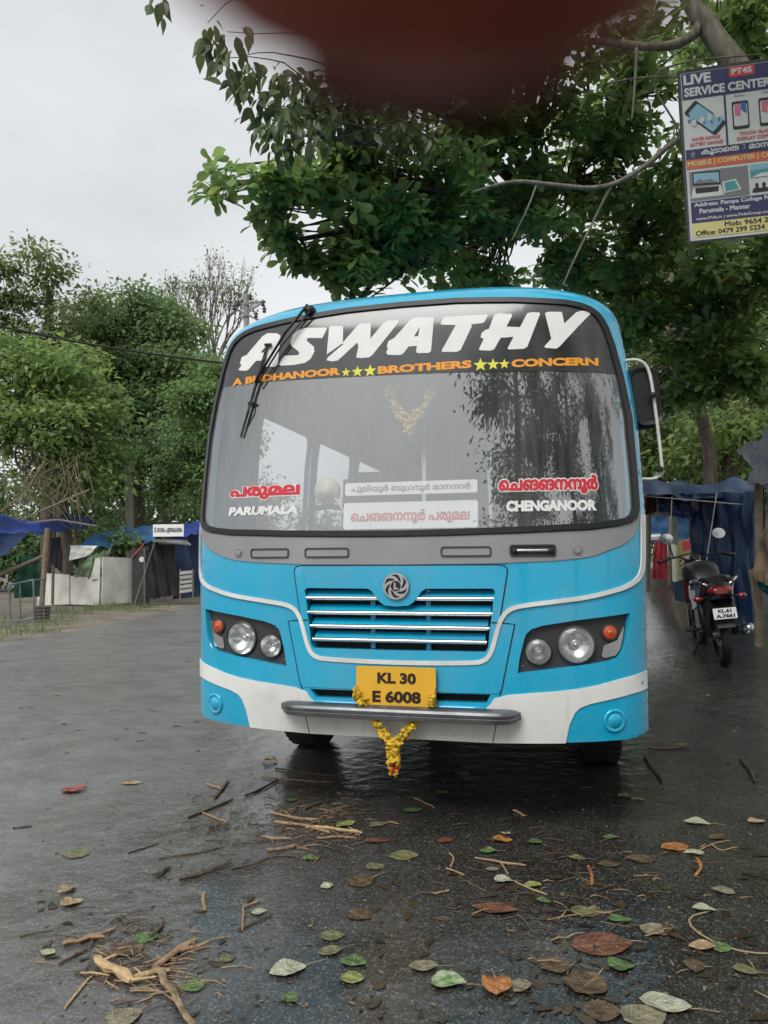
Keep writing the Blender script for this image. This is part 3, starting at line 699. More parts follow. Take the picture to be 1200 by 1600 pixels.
# body behind the front: sides, roof, back, windows
L_ = 8.2
def smap(s, off=0.):
    def f(V, d): return np.stack([s * (bw_(V[:, 1]) + off - d), V[:, 0], V[:, 1]], 1)
    return f
def frontedge(z): return float(np.interp(z, _zz, _RK)) + .342
arch = lambda yc: [(yc + .52 * math.cos(t), .472 + .52 * math.sin(t)) for t in np.linspace(math.pi, 0, 9)]
wins = [(.95 + i * 1.15, 1.95 + i * 1.15) for i in range(6)]
for s in (-1, 1):
    lo_ = [(frontedge(.472), .472)] + arch(1.62) + arch(6.2) + [(L_, .472), (L_, 2.5)] + [(frontedge(z), z) for z in (2.5, 2.1, 1.6, 1.2, .8)]
    sheet('side_wall', [lo_] + [rrect(a, b, 1.48, 2.3, .08) for a, b in wins], smap(s), blue, bus, res=.16, thick=.04)
    for a, b in wins:
        w_ = sheet('side_window', [rrect(a - .02, b + .02, 1.46, 2.32, .09), rrect(a + .02, b - .02, 1.5, 2.28, .07)], smap(s, .006), rubber, bus, res=.2, thick=.02)
        sheet('window_glass', [rrect(a, b, 1.48, 2.3, .08)], smap(s, -.01), sideglass, w_, res=.25)
    sheet('side_stripe', [[(.6, 1.2), (7.9, 1.2), (7.9, 1.3), (.6, 1.3)]], smap(s, .004), white, bus, res=.3)
rf = MB(); rr_ = [p for p in rim if p[1] >= 2.49]; rr_ = rr_ + [(-x, z) for x, z in reversed(rr_)]
nn = len(rr_); vs = []
for k, yy in enumerate((None, 1.2, 4, L_)):
    for x, z in rr_: vs.append((x, frontedge(z) if yy is None else yy, z + (0.05 * (1 - (x / 1.2) ** 2) if yy and yy < L_ else 0)))
rf.add(vs, [(k * nn + i, k * nn + i + 1, (k + 1) * nn + i + 1, (k + 1) * nn + i) for k in range(3) for i in range(nn - 1)])
rf.build('roof', blue, bus, smooth=True)
back = [(x, z) for x, z in sil_poly if z > .5] ; back = [(1.19, .472)] + [p for p in rim[1:]] + [(-x, z) for x, z in reversed(rim[1:])] + [(-1.19, .472)]
def rmap(V, d): return np.stack([V[:, 0], np.full(len(V), L_) - d, V[:, 1]], 1)
sheet('rear_wall', [back, rrect(-.85, .85, 1.55, 2.3, .1)], rmap, blue, bus, res=.3, thick=.04)
sheet('rear_window', [rrect(-.85, .85, 1.55, 2.3, .1)], rmap, sideglass, bus, res=.4)
# cab and cabin
inter = mat('cabin_grey', (.26, .26, .25), .7, var=.12, scale=4)
dash = mat('dashboard_grey', (.22, .215, .20), .6, var=.15, scale=5)
seatm = mat('seat_vinyl', (.06, .07, .10), .55, var=.3, scale=3)
MB().box((0, 4.3, .72), (2.3, 7.6, .06)).build('cabin_floor', inter, bus)
MB().grid(lambda u, v: (-1.05 + 2.1 * u, .75 + 7.2 * v, 2.56 + .06 * math.sin(math.pi * u)), 8, 2).build('cabin_ceiling', inter, bus)
db = MB(); db.grid(lambda u, v: (-1.08 + 2.16 * u, [.16, .22, .60, .72, .72][int(v * 4)] + .32 * abs(2 * u - 1) ** 3.2 * (1 - v * .8), [1.36, 1.47, 1.47, 1.40, .75][int(v * 4)]), 24, 4)
db.build('dashboard', dash, bus)
st = MB(); st.add([], []); Ms = Matrix.Translation((-.58, .86, 1.50)) @ Matrix.Rotation(R(-38), 4, 'X')
st.tube([Ms @ Vector((.23 * math.cos(t), .23 * math.sin(t), 0)) for t in np.linspace(0, 2 * math.pi, 29)], .017, 7)
for a in (90, 210, 330): st.tube([Ms @ Vector((0, 0, -.02)), Ms @ Vector((.23 * math.cos(R(a)), .23 * math.sin(R(a)), 0))], .012, 5)
st.tube([Ms @ Vector((0, 0, 0)), (-.58, .70, 1.2)], .03, 8); st.build('steering_wheel', black, bus, smooth=True)
def seat_mesh():
    b = MB(); b.box((0, 0, .45), (.46, .46, .12), bev=.04); b.box((0, .24, .85), (.46, .12, .75), Matrix.Rotation(R(-8), 3, 'X'), bev=.05); b.box((0, .02, .2), (.38, .36, .4)); return b
s0 = None
spots = [(-.58, 1.45)] + [(sx * .32 + sx * .44 * k, 2.5 + .85 * j) for j in range(6) for sx in (-1, 1) for k in (0, 1)]
for sx, sy in spots:
    if s0 is None: s0 = seat_mesh().build('seat', seatm, bus, smooth=True, angle=40); so = s0
    else: so = s0.copy(); COL.objects.link(so)
    so.location = (sx, sy, .75)
MB().box((.35, 2.05, 1.3), (.9, .04, 1.1)).build('cab_partition', inter, bus)
for x in (-.25, .25): MB().tube([(x, 2.0, .75), (x, 2.0, 2.58)], .018, 8).build('grab_pole', chrome, bus)
beige = mat('cream_plastic', (.50, .47, .38), .45, var=.06)
fan = MB(); Mf = Matrix.Translation(bp(-.425, 1.70, -.16)) @ Matrix.Rotation(R(100), 4, 'X')
fan.lathe([(.07, 0), (.075, .02), (.06, .035), (.035, .045), (.03, .06), (.001, .065)], 22, Mf)
fo = fan.build('cabin_fan', beige, bus, smooth=True)
MB().tube([bp(-.40, 1.67, -.15), bp(-.36, 1.64, -.13), bp(-.32, 1.58, -.12), bp(-.30, 1.50, -.14)], .006, 5).build('fan_cord', beige, fo, smooth=True)
# wheels
def wheel(x, y):
    M = Matrix.Translation((x, y, .46)) @ Matrix.Rotation(R(90), 4, 'Y')
    w_ = MB().lathe([(.28, -.12), (.40, -.125), (.445, -.11), (.455, -.09), (.46, 0), (.455, .09), (.445, .11), (.40, .125), (.28, .12)], 40, M, close=False).build('wheel', tyre, bus, smooth=True, angle=35)
    MB().lathe([(.28, -.10), (.25, -.05), (.10, -.02), (.10, .02), (.25, .05), (.28, .10)], 24, M, close=True).build('rim', silverpaint, w_, smooth=True, angle=40)
    tr_ = MB()
    for k in range(44):
        for sgn in (-1, 1):
            a = 2 * math.pi * k / 44; c_ = M @ Vector((.458 * math.cos(a), .458 * math.sin(a), sgn * .055))
            tr_.box(c_, (.085, .035, .006), Matrix.Rotation(0, 3, 'X') @ (M.to_3x3() @ Matrix.Rotation(a, 3, 'Z') @ Matrix.Rotation(R(90), 3, 'Y')))
    tr_.build('tread', tyre, w_)
for x in (-1.0, 1.0): wheel(x, 1.62)
for x in (-.95, .95): wheel(x, 6.2)
MB().box((0, 1.62, .45), (1.8, .12, .12), bev=.03).build('axle', black, bus)
MB().box((0, 4.2, .56), (1.6, 7.0, .16)).build('chassis', black, bus)
# mirror on a bent white tube
mt = mat('mirror_tube_white', (.62, .60, .55), .4, var=.1, scale=30)
tp = [w2b(at(px, py, 3.88)) for px, py in ((966, 566), (985, 562), (1000, 563), (1011, 572), (1017, 590), (1022, 625), (1028, 670), (1033, 715), (1035, 735), (1030, 745), (1018, 749), (1000, 748))]
tp = [Vector(q) for q in smooth_path([tuple(q) for q in tp], 2)]
mo = MB().tube(tp, .0085, 8).build('mirror_arm', mt, bus, smooth=True)
mh = MB(); cm = w2b(at(1006, 622, 3.93)); hw, hh = .074, .160
for_ = []
Mm = Matrix.Translation(cm) @ Matrix.Rotation(R(-6), 4, 'Y') @ Matrix.Rotation(R(14), 4, 'Z')
lay = [(-.035, .80), (-.045, .93), (-.02, 1.0), (.03, 1.0), (.05, .96)]
vs = []; nn = None
for d, k in lay:
    rp_ = rrect(-hw * k, hw * k, -hh * k, hh * k, .05 * k, 5); nn = len(rp_); vs += [Mm @ Vector((x, d, z)) for x, z in rp_]
mh.add(vs, [(i * nn + k, i * nn + (k + 1) % nn, (i + 1) * nn + (k + 1) % nn, (i + 1) * nn + k) for i in range(len(lay) - 1) for k in range(nn)] + [tuple(range(nn)), tuple(range((len(lay) - 1) * nn, len(lay) * nn))[::-1]])
mho = mh.build('mirror_housing', black, mo, smooth=True, angle=50)
for px, py in ((1020, 617), (1031, 733)): MB().box(w2b(at(px, py, 3.86)), (.045, .03, .025), bev=.008).build('mirror_clamp', black, mo)
# marigold garlands
mari = mat('marigold', (.80, .50, .04), .8, var=.35, scale=60, bump=.8, bscale=160)
red = mat('red_petal', (.42, .02, .02), .7, var=.2, scale=50)
def strand(name, pts, r, parent, n, m=mari):
    b = MB(); P = [Vector(p) for p in pts]; d = [0]
    for i in range(1, len(P)): d.append(d[-1] + (P[i] - P[i - 1]).length)
    for k in range(n):
        t = d[-1] * (k + .5) / n; i = max(j for j in range(len(d) - 1) if d[j] <= t); q = P[i].lerp(P[i + 1], (t - d[i]) / (d[i + 1] - d[i]))
        for h in range(7):
            c = q + Vector((rnd.uniform(-1, 1), rnd.uniform(-1, 1), rnd.uniform(-1, 1))) * r * .8; f_ = rnd.uniform(.32, .58)
            b.ell(c, (r * f_, r * f_, r * f_ * rnd.uniform(.6, 1)), 6, 4, jit=.4)
    o = b.build(name, m, parent); return tag(o, kind='stuff')
gar = thing('marigold_garland', 'yellow marigold garland hanging in a Y from the bus bumper bar', 'garland', (BX, BY, 0), -BTH)
fr = lambda x, z, o=.125: bp(x, z, o)
strand('garland_strand', [fr(-.11, .552, .06), fr(-.085, .525, .08), fr(-.045, .475, .085), fr(.0, .435)], .023, gar, 12)
strand('garland_strand', [fr(.11, .552, .06), fr(.085, .525, .08), fr(.045, .475, .085), fr(.0, .435)], .023, gar, 12)
strand('flower_knot', [fr(-.195, .675, .05), fr(-.185, .635, .055), fr(-.15, .622, .055)], .022, gar, 7)
MB().tube([fr(-.197, .70, .04), fr(-.19, .64, .05), fr(-.185, .62, .05)], .004, 5).build('garland_string', stickorange, gar)
MB().tube([fr(.197, .70, .04), fr(.19, .64, .05), fr(.185, .62, .05)], .004, 5).build('garland_string', stickorange, gar)
strand('flower_knot', [fr(.185, .655, .05), fr(.17, .622, .055)], .020, gar, 5)
strand('garland_tail', [fr(0, .44), fr(.003, .38), fr(.006, .345)], .030, gar, 10)
strand('red_flower', [fr(.006, .342), fr(.007, .328)], .024, gar, 2, red)
strand('garland_tail', [fr(.006, .322), fr(.002, .30)], .022, gar, 3)
g2 = thing('windscreen_garland', 'faded yellow garland hanging inside the bus windscreen', 'garland', (BX, BY, 0), -BTH)
strand('garland_strand', [bp(-.075, 2.24, -.12), bp(-.03, 2.12, -.12), bp(.03, 2.04, -.12)], .026, g2, 14)
strand('garland_strand', [bp(.18, 2.24, -.12), bp(.11, 2.13, -.12), bp(.03, 2.04, -.12), bp(.025, 1.99, -.12)], .026, g2, 16)

# ================================================================== trees
def leaf_tmpl(rows):
    V = []; Fc = []
    for t, w, z in rows: V += [(t, w, z + w * .22), (t, 0, z), (t, -w, z + w * .22)]
    for i in range(len(rows) - 1):
        for j in (0, 1):
            a, b = i * 3 + j, (i + 1) * 3 + j
            if rows[i][1] > 0 or True: Fc.append((a, a + 1, b + 1)); Fc.append((a, b + 1, b))
    return np.array(V), Fc
T_BIG = leaf_tmpl([(0, .012, 0), (.22, .10, -.005), (.5, .21, -.03), (.74, .25, -.07), (.90, .18, -.11), (1.0, .02, -.15)])
T_POINT = leaf_tmpl([(0, .012, 0), (.12, .17, 0), (.32, .25, -.01), (.55, .20, -.03), (.78, .09, -.08), (1.0, .006, -.14)])
T_SMALL = (np.array([(0, 0, 0), (.42, .27, .06), (1, 0, -.12), (.42, -.27, .06)]), [(0, 2, 1), (0, 3, 2)])
def unit(v): return v / (np.linalg.norm(v, axis=-1, keepdims=True) + 1e-9)
def frames(A, N):
    A = unit(A); N = N - (N * A).sum(-1, keepdims=True) * A; N = unit(N); return A, np.cross(N, A), N
def leaf_cloud(name, C, A, N, size, tmpl, m, parent=None, tint=None):
    V, Fc = tmpl; A, B, N = frames(A, N); n = len(C); k = len(V)
    P = C[:, None, :] + size[:, None, None] * (V[None, :, 0:1] * A[:, None] + V[None, :, 1:2] * B[:, None] + V[None, :, 2:3] * N[:, None])
    Fa = np.array(Fc); F_ = (np.arange(n)[:, None, None] * k + Fa[None]).reshape(-1, 3)
    me = bpy.data.meshes.new(name); me.vertices.add(n * k); me.vertices.foreach_set('co', P.ravel())
    nf = len(F_); me.loops.add(nf * 3); me.loops.foreach_set('vertex_index', F_.ravel().astype(np.int32))
    me.polygons.add(nf); me.polygons.foreach_set('loop_start', np.arange(nf, dtype=np.int32) * 3); me.polygons.foreach_set('loop_total', np.full(nf, 3, np.int32))
    me.polygons.foreach_set('use_smooth', np.ones(nf, bool)); me.update(calc_edges=True)
    at_ = me.attributes.new('tint', 'FLOAT', 'POINT'); t = rng.random(n) if tint is None else tint
    at_.data.foreach_set('value', np.repeat(np.clip(t, 0, 1), k).astype(np.float32))
    return link(name, me, m, parent)
def rosettes(C, k, size, droop=.1, ax=None):
    n = len(C); AX = unit(rng.normal(0, .45, (n, 3)) + np.array([0, -.1, .8])) if ax is None else ax
    ref = unit(np.cross(AX, rng.normal(0, 1, (n, 3)))); ref2 = np.cross(AX, ref)
    w = (np.arange(k)[None] * 2.399 + rng.random((n, 1)) * 6.28); up = rng.uniform(-.5, .75, (n, k)) - droop
    A = (np.cos(w)[..., None] * ref[:, None] + np.sin(w)[..., None] * ref2[:, None]) + up[..., None] * AX[:, None]
    A = A + np.array([0, 0, -droop]); N_ = AX[:, None] + rng.normal(0, .25, (n, k, 3)) - A * .2
    P = C[:, None] + A * .03 + rng.normal(0, .035, (n, k, 3))
    s = size * rng.uniform(.6, 1.15, (n, k)); tn = np.clip(rng.random((n, 1)) * .55 + rng.random((n, k)) * .45, 0, 1)
    return P.reshape(-1, 3), A.reshape(-1, 3), N_.reshape(-1, 3), s.ravel(), tn.ravel()
def sprays(C, k, spread, size, droop=.4):
    n = len(C); P = C[:, None] + rng.normal(0, spread, (n, k, 3)) * np.array([1, 1, .6])
    A = unit(P - C[:, None]) + rng.normal(0, .5, (n, k, 3)) + np.array([0, 0, -droop])
    N_ = rng.normal(0, .45, (n, k, 3)) + np.array([0, 0, 1.]); s = size * rng.uniform(.6, 1.2, (n, k))
    tn = np.clip(rng.random((n, 1)) * .6 + rng.random((n, k)) * .4, 0, 1)
    return P.reshape(-1, 3), A.reshape(-1, 3), N_.reshape(-1, 3), s.ravel(), tn.ravel()
def inblob(c, r, n, shell=.35):
    # lumps on the blob, so that the crown breaks into lit clumps and dark gaps
    c = np.array(c); r = np.array(r, float)
    if n < 9:
        d = unit(rng.normal(0, 1, (n, 3))); return c[None] + d * ((shell + (1 - shell) * rng.random((n, 1))) ** .6) * r[None]
    m = max(3, n // 7); d = unit(rng.normal(0, 1, (m, 3)) + np.array([0, 0, .25])); sc = c[None] + d * (.45 + .5 * rng.random((m, 1))) * r[None]
    k = rng.integers(0, m, n); e = unit(rng.normal(0, 1, (n, 3))) * rng.random((n, 1)) ** .5 * np.where(rng.random((n, 1)) < .10, 2.0, 1.0)
    return sc[k] + e * r[None] * np.array([.46, .46, .34])
def curve(a, b, bend=.15, n=7, sag=0.):
    a, b = Vector(a), Vector(b); L = (b - a).length; o = Vector((rnd.uniform(-1, 1), rnd.uniform(-1, 1), rnd.uniform(-.5, 1))) * L * bend
    return [a.lerp(b, t) + o * math.sin(math.pi * t) - Vector((0, 0, sag * L * math.sin(math.pi * t))) + Vector((rnd.uniform(-1, 1), rnd.uniform(-1, 1), rnd.uniform(-1, 1))) * L * .012 for t in [i / (n - 1) for i in range(n)]]
def taper(r0, r1, n): return [r0 + (r1 - r0) * i / (n - 1) for i in range(n)]
def PB(px, py, Y, rpx, rpy, rd, n): return (at(px, py, Y), (rpx * Y / F, rd, rpy * Y / F), n)
def branchy(mb, p, d, L, r, dep, tips, spread=.55, up=.15):
    d = Vector(d).normalized(); q = Vector(p) + d * L; pts = curve(p, q, .06, 5); mb.tube(pts, taper(r, r * .62, 5), 5 if dep < 3 else 7, cap=False)
    if dep == 0: tips.append(pts[-1]); tips.append(pts[2]); return
    for k in range(3 if dep > 1 else rnd.choice((2, 3))):
        nd = d + Vector((rnd.gauss(0, spread), rnd.gauss(0, spread), rnd.gauss(up, spread * .7)))
        branchy(mb, pts[-1] if k else pts[3], nd, L * rnd.uniform(.62, .85), r * .6, dep - 1, tips, spread, up)
bark1 = bark_mat('grey_bark', (.050, .043, .035), (.13, .115, .095))
bark2 = bark_mat('brown_bark', (.045, .034, .024), (.10, .080, .058))
bark3 = bark_mat('pale_bark', (.11, .095, .075), (.22, .19, .15))
LM = dict(mid=leaf_mat('leaf_mid_green', (.065, .115, .050), (.200, .310, .115), .48),  # mid and dark greens lightened and greyed in place of distance haze
          dark=leaf_mat('leaf_dark_green', (.045, .085, .034), (.145, .235, .085), .44),
          lime=leaf_mat('leaf_light_green', (.085, .160, .048), (.250, .355, .110), .48),
          olive=leaf_mat('leaf_olive', (.070, .120, .042), (.200, .270, .095), .46),
          near=leaf_mat('leaf_glossy_broad', (.060, .110, .036), (.240, .370, .115), .55, .32, old=(.40, .17, .03)),
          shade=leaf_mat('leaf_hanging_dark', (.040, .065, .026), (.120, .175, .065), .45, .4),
          fern=leaf_mat('leaf_feathery', (.080, .155, .055), (.210, .320, .115), .46))
def tree(name, label, base, trunk, r0, blobs, lm, kind='spray', k=14, size=.22, spread=.3, bark=None, group=None, twig=.35, limbs=True, cat='tree', tint=None):
    """trunk: list of world points from the base up; limbs run from the trunk to each blob"""
    t = thing(name, label, cat, base, 0, group); bl = Vector(base); bark = bark or bark1
    mb = MB(); pts = [Vector(p) for p in trunk]; pts = [Vector(q) for q in smooth_path([tuple(p) for p in pts], 1)] if len(pts) > 2 else pts
    mb.tube(pts, taper(r0, r0 * .55, len(pts)), 12, jit=.06)
    mb.tube([pts[0] + Vector((0, 0, -.15)), pts[0] + Vector((0, 0, .25))], [r0 * 1.5, r0 * .98], 12, jit=.12)
    C = []
    for c, r, n in blobs:
        c = Vector(c); P = inblob(c, r, n); C.append(P)
        if limbs:
            st = min(pts[len(pts) // 3:], key=lambda q: (q - c).length + abs(q.z - min(c.z - .5, pts[-1].z)) * .5)
            L = (c - st).length; cv = curve(st, c, .10, 8); rb = min(r0 * .55, .02 + .022 * L)
            mb.tube(cv, taper(rb, rb * .35, 8), 7, cap=False)
            for q in P[:max(2, int(n * twig))]:
                s_ = cv[rnd.randint(4, 7)]; mb.tube(curve(s_, q, .12, 5), taper(rb * .32, .006, 5), 4, cap=False)
    mb.v = [tuple(Vector(v) - bl) for v in mb.v]; mb.build('trunk', bark, t, smooth=True)
    C = np.concatenate(C)
    if kind == 'spray': dat = sprays(C, k, spread, size)
    elif kind == 'point': dat = sprays(C, k, spread, size, droop=1.6)
    else: dat = rosettes(C, k, size)
    tm = {'spray': T_SMALL, 'point': T_POINT, 'rosette': T_BIG}[kind]
    cr_ = leaf_cloud('crown', dat[0] - np.array(bl), dat[1], dat[2], dat[3], tm, LM[lm], t, dat[4]); tag(cr_, kind='stuff')
    return t, C, cr_
def up(p, z): return Vector((p[0], p[1], z))

# --- across the road (left of the bus)
b = gnd(97, 938); tr1 = [b, at(100, 880, b.y), at(98, 820, b.y), at(92, 760, b.y), at(88, 690, b.y), at(80, 600, b.y)]
tree('roadside_tree', 'light green leafy tree rising behind the blue tarp stall', b, tr1, .36,
     [PB(60, 610, 26, 95, 60, 1.6, 130), PB(130, 660, 26, 65, 55, 1.3, 98), PB(40, 690, 25, 70, 55, 1.3, 98), PB(110, 735, 26, 60, 45, 1.2, 60), PB(20, 560, 26.5, 60, 45, 1.2, 60), PB(150, 720, 27, 40, 50, 1., 39), PB(95, 560, 27, 60, 40, 1.2, 56)],
     'lime', size=.28, k=24, spread=.32, bark=bark3)
b = at(75, 900, 33); b.z = 0
tree('tall_sparse_tree', 'tall sparse tree with thin top twigs at the left edge of the sky', b, [b, at(72, 700, 33), at(74, 560, 33), at(78, 450, 33)], .28,
     [PB(60, 490, 33, 75, 45, 1.6, 56), PB(10, 460, 32, 50, 50, 1.4, 43), PB(120, 480, 33, 40, 40, 1.2, 23), PB(60, 410, 33, 35, 30, 1, 17), PB(5, 415, 32, 22, 22, .8, 17), PB(95, 440, 33, 40, 25, 1, 17), PB(40, 540, 33, 90, 40, 1.5, 87)],
     'olive', size=0.265, k=24, spread=0.34, bark=bark2, twig=.8)
b = at(210, 900, 37); b.z = 0
tree('round_dark_tree', 'big round dark green tree in the middle of the far row', b, [b, at(215, 760, 37), at(218, 660, 37), at(222, 580, 37)], .45,
     [PB(230, 495, 37, 55, 38, 2, 152), PB(165, 525, 37, 50, 38, 2, 130), PB(270, 520, 37, 40, 40, 1.8, 98), PB(200, 575, 37, 85, 45, 2.4, 239), PB(280, 600, 36, 60, 55, 2, 174), PB(230, 660, 36, 90, 50, 2.4, 239), PB(120, 600, 38, 60, 60, 2, 80), PB(310, 640, 37, 50, 70, 2, 80), PB(180, 710, 37, 70, 50, 2, 80), PB(170, 640, 37, 50, 60, 2, 130)],
     'mid', size=0.281, k=34, spread=0.43, bark=bark2)
b = at(262, 905, 34); b.z = 0
tree('shaded_understory_tree', 'dark leaning tree over the black curtain shop', b, [b, at(258, 800, 34), at(240, 740, 34), at(232, 690, 34)], .22,
     [PB(240, 720, 34, 80, 40, 1.8, 130), PB(300, 700, 33, 50, 50, 1.6, 108), PB(190, 760, 34, 40, 35, 1.4, 56), PB(290, 770, 33, 40, 35, 1.4, 65)],
     'dark', size=0.250, k=30, spread=0.38, bark=bark2)
b = at(345, 910, 30); b.z = 0
tree('fern_leaved_tree', 'bright feathery green tree right beside the left edge of the bus', b, [b, at(345, 800, 30), at(338, 700, 30), at(335, 640, 30)], .16,
     [PB(318, 640, 30, 36, 40, 1.2, 87), PB(340, 700, 30, 50, 40, 1.2, 98), PB(300, 735, 30, 35, 35, 1.1, 65), PB(330, 780, 30, 40, 35, 1.1, 65), PB(330, 590, 31, 30, 40, 1.1, 60), PB(290, 690, 31, 30, 40, 1.1, 52)],
     'fern', size=0.218, k=34, spread=0.34, bark=bark1)
# bare tree
b = at(318, 905, 42); b.z = 0
bt = thing('bare_tree', 'nearly leafless pale tree with fine twigs against the grey sky', 'tree', b); mb = MB(); tips = []
mb.tube([b, at(322, 620, 42)], [.25, .16], 8)
for dx, l in ((-.35, 2.3), (.1, 2.7), (.45, 2.2), (-.1, 2.4), (.25, 2.0)): branchy(mb, at(322, 630 + rnd.uniform(-40, 30), 42), (dx, rnd.uniform(-.3, .3), 1), l, .10, 4, tips, .34, .35)
mb.v = [tuple(Vector(v) - b) for v in mb.v]; mb.build('trunk', bark3, bt, smooth=True)
tp_ = np.array([tuple(q) for q in tips]); tp_ = tp_[rng.random(len(tp_)) < .5]
d_ = sprays(tp_, 3, .16, .22); tag(leaf_cloud('crown', d_[0] - np.array(b), *d_[1:4], T_SMALL, LM['olive'], bt, d_[4]), kind='stuff')
# low green behind the stalls and a far wood closing the view
def mass(name, label, rows, lm, size, k, spread, cat='foliage'):
    C = np.concatenate([inblob(c, r, n) for c, r, n in rows]); d = sprays(C, k, spread, size)
    o = leaf_cloud(name, *d[:4], T_SMALL, LM[lm], None, d[4]); return tag(o, label, cat, kind='stuff')
mass('undergrowth', 'dark undergrowth filling in behind the roadside stalls', [PB(px, 860 + rnd.uniform(-20, 20), 39, 40, 45, 2, 75) for px in range(-100, 420, 40)] + [PB(px, 790 + rnd.uniform(-20, 20), 43, 45, 60, 2, 60) for px in range(-120, 420, 48)], 'dark', .36, 15, .5)
mass('far_wood', 'hazy far wood low on the horizon beyond the bus', [((x, 120 + rnd.uniform(-10, 25), 4.5 + rnd.uniform(-1, 2)), (6, 4, 5 + rnd.uniform(-1, 2)), 60) for x in range(-140, 150, 8)], 'dark', 1.3, 12, 1.6)
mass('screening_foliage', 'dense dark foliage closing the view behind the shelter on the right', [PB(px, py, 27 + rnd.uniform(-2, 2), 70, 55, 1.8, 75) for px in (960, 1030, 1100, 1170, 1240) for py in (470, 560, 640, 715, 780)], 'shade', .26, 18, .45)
# small shrub in front of the tarp hut
b = gnd(190, 941); b.z = 0
tree('shrub', 'small green shrub leaning over the hut between tarp and sign', b, [b, at(188, 900, b.y), at(192, 860, b.y)], .05,
     [PB(192, 838, b.y - .3, 26, 18, .5, 16), PB(180, 858, b.y - .2, 18, 14, .4, 9), PB(206, 850, b.y - .3, 14, 18, .4, 9)], 'fern', size=.2, k=14, spread=.18, bark=bark2, cat='shrub')
# dry vines over the first tree
mb = MB(); vines = thing('dry_vines', 'tangle of dry straw-coloured vines hanging above the blue tarp', 'vine', at(70, 800, 24))
for i in range(46):
    a = at(rnd.uniform(5, 135), rnd.uniform(690, 750), 24.5 + rnd.uniform(-.6, .6)); e = at(rnd.uniform(0, 150), rnd.uniform(770, 830), 24.5 + rnd.uniform(-.6, .6))
    mb.tube(curve(a, e, .22, 7, .05), taper(.016, .008, 7), 4, cap=False)
for q in (((0, 830), (60, 800), (140, 765)), ((20, 820), (90, 812), (150, 822)), ((0, 800), (40, 770), (70, 720))):
    mb.tube([at(*w, 23.5) for w in q], .03, 5)
mb.v = [tuple(Vector(v) - vines.location) for v in mb.v]; mb.build('stems', bark_mat('straw', (.13, .10, .06), (.24, .20, .13)), vines)
co = MB(); c0 = at(37, 712, 24)
co.tube([c0 + Vector((.27 * math.cos(t), .03 * math.sin(2 * t), .42 * math.sin(t))) for t in np.linspace(0, 2 * math.pi, 25)], .035, 6)
tag(co.build('cable_coil', black, None, smooth=True), 'loop of black cable hung in the light green tree', 'cable')

# --- the great broad-leaved tree over the bus (right)
bR = gp(5.55, 13.2)
trunkR = [bR, at(1112, 740, 13.2), at(1100, 660, 13), at(1070, 560, 12.4), at(1010, 470, 11.6), at(930, 400, 10.8), at(850, 330, 10)]
blobsR = [PB(345, 288, 6.5, 26, 22, .22, 6), PB(420, 310, 6.6, 58, 34, .35, 19), PB(520, 262, 6.8, 78, 55, .5, 57), PB(475, 385, 7.0, 50, 48, .45, 26), PB(560, 375, 7.2, 85, 70, .7, 87), PB(545, 450, 7.4, 50, 44, .5, 28),
          PB(650, 300, 7.5, 105, 85, .8, 87), PB(650, 415, 8, 105, 60, .8, 72), PB(760, 240, 8, 115, 85, .9, 83), PB(775, 380, 8.6, 125, 80, 1, 95), PB(900, 280, 8.5, 115, 95, 1, 95), PB(900, 420, 9.5, 105, 70, 1, 83),
          PB(1010, 360, 9, 105, 105, 1, 95), PB(1020, 500, 9.6, 85, 70, .9, 87), PB(1130, 470, 9, 100, 85, 1, 106), PB(1150, 590, 9.2, 70, 50, .7, 76), PB(1040, 610, 10.5, 60, 50, .8, 64), PB(1090, 540, 10, 80, 50, .8, 76), PB(1000, 440, 10, 70, 60, .8, 76), PB(640, 110, 6.9, 130, 70, .8, 95), PB(1050, 400, 13, 150, 110, 1.6, 110), PB(1170, 300, 13, 120, 110, 1.5, 90), PB(1100, 560, 13.5, 120, 60, 1.4, 80), PB(1220, 500, 12.5, 90, 110, 1.5, 80), PB(820, 110, 7.3, 140, 90, 1, 117), PB(980, 150, 7.8, 110, 100, 1, 106)]
tR, CR, crownR = tree('broad_leaved_tree', 'huge broad-leaved tree spreading its dark canopy over the bus', bR, trunkR, .12, blobsR, 'near', 'rosette', 15, .15, twig=.5, bark=bark2)
# the hanging leaves nearest the lens, one by one: the fringe seen against the sky
fr_ = np.concatenate([inblob(*PB(350, 70, 4.8, 40, 40, .15, 0)[:2], 8), inblob(*PB(410, 130, 5.0, 55, 50, .2, 0)[:2], 8), inblob(*PB(430, 150, 5.1, 50, 45, .2, 0)[:2], 8), inblob(*PB(490, 190, 5.4, 50, 45, .25, 0)[:2], 5), inblob(*PB(430, 215, 5.6, 40, 22, .2, 0)[:2], 2), inblob(*PB(250, 5, 4.5, 12, 12, .1, 0)[:2], 1)])
P, A, N_, S_, tn = sprays(fr_, 7, .055, .125, droop=1.7)
V, Fc = T_POINT; lme = []
def leafmesh(tmpl, mt_, tint):
    me = bpy.data.meshes.new('leaf'); me.from_pydata(tmpl[0].tolist(), [], tmpl[1]); me.update(); a_ = me.attributes.new('tint', 'FLOAT', 'POINT')
    a_.data.foreach_set('value', np.full(len(tmpl[0]), tint, np.float32)); me.materials.append(mt_); return me
dm = [leafmesh(T_POINT, LM['shade'], t) for t in (.1, .4, .7, .95)]; rm = [leafmesh(T_BIG, LM['near'], t) for t in (.25, .5, .75, .9)]
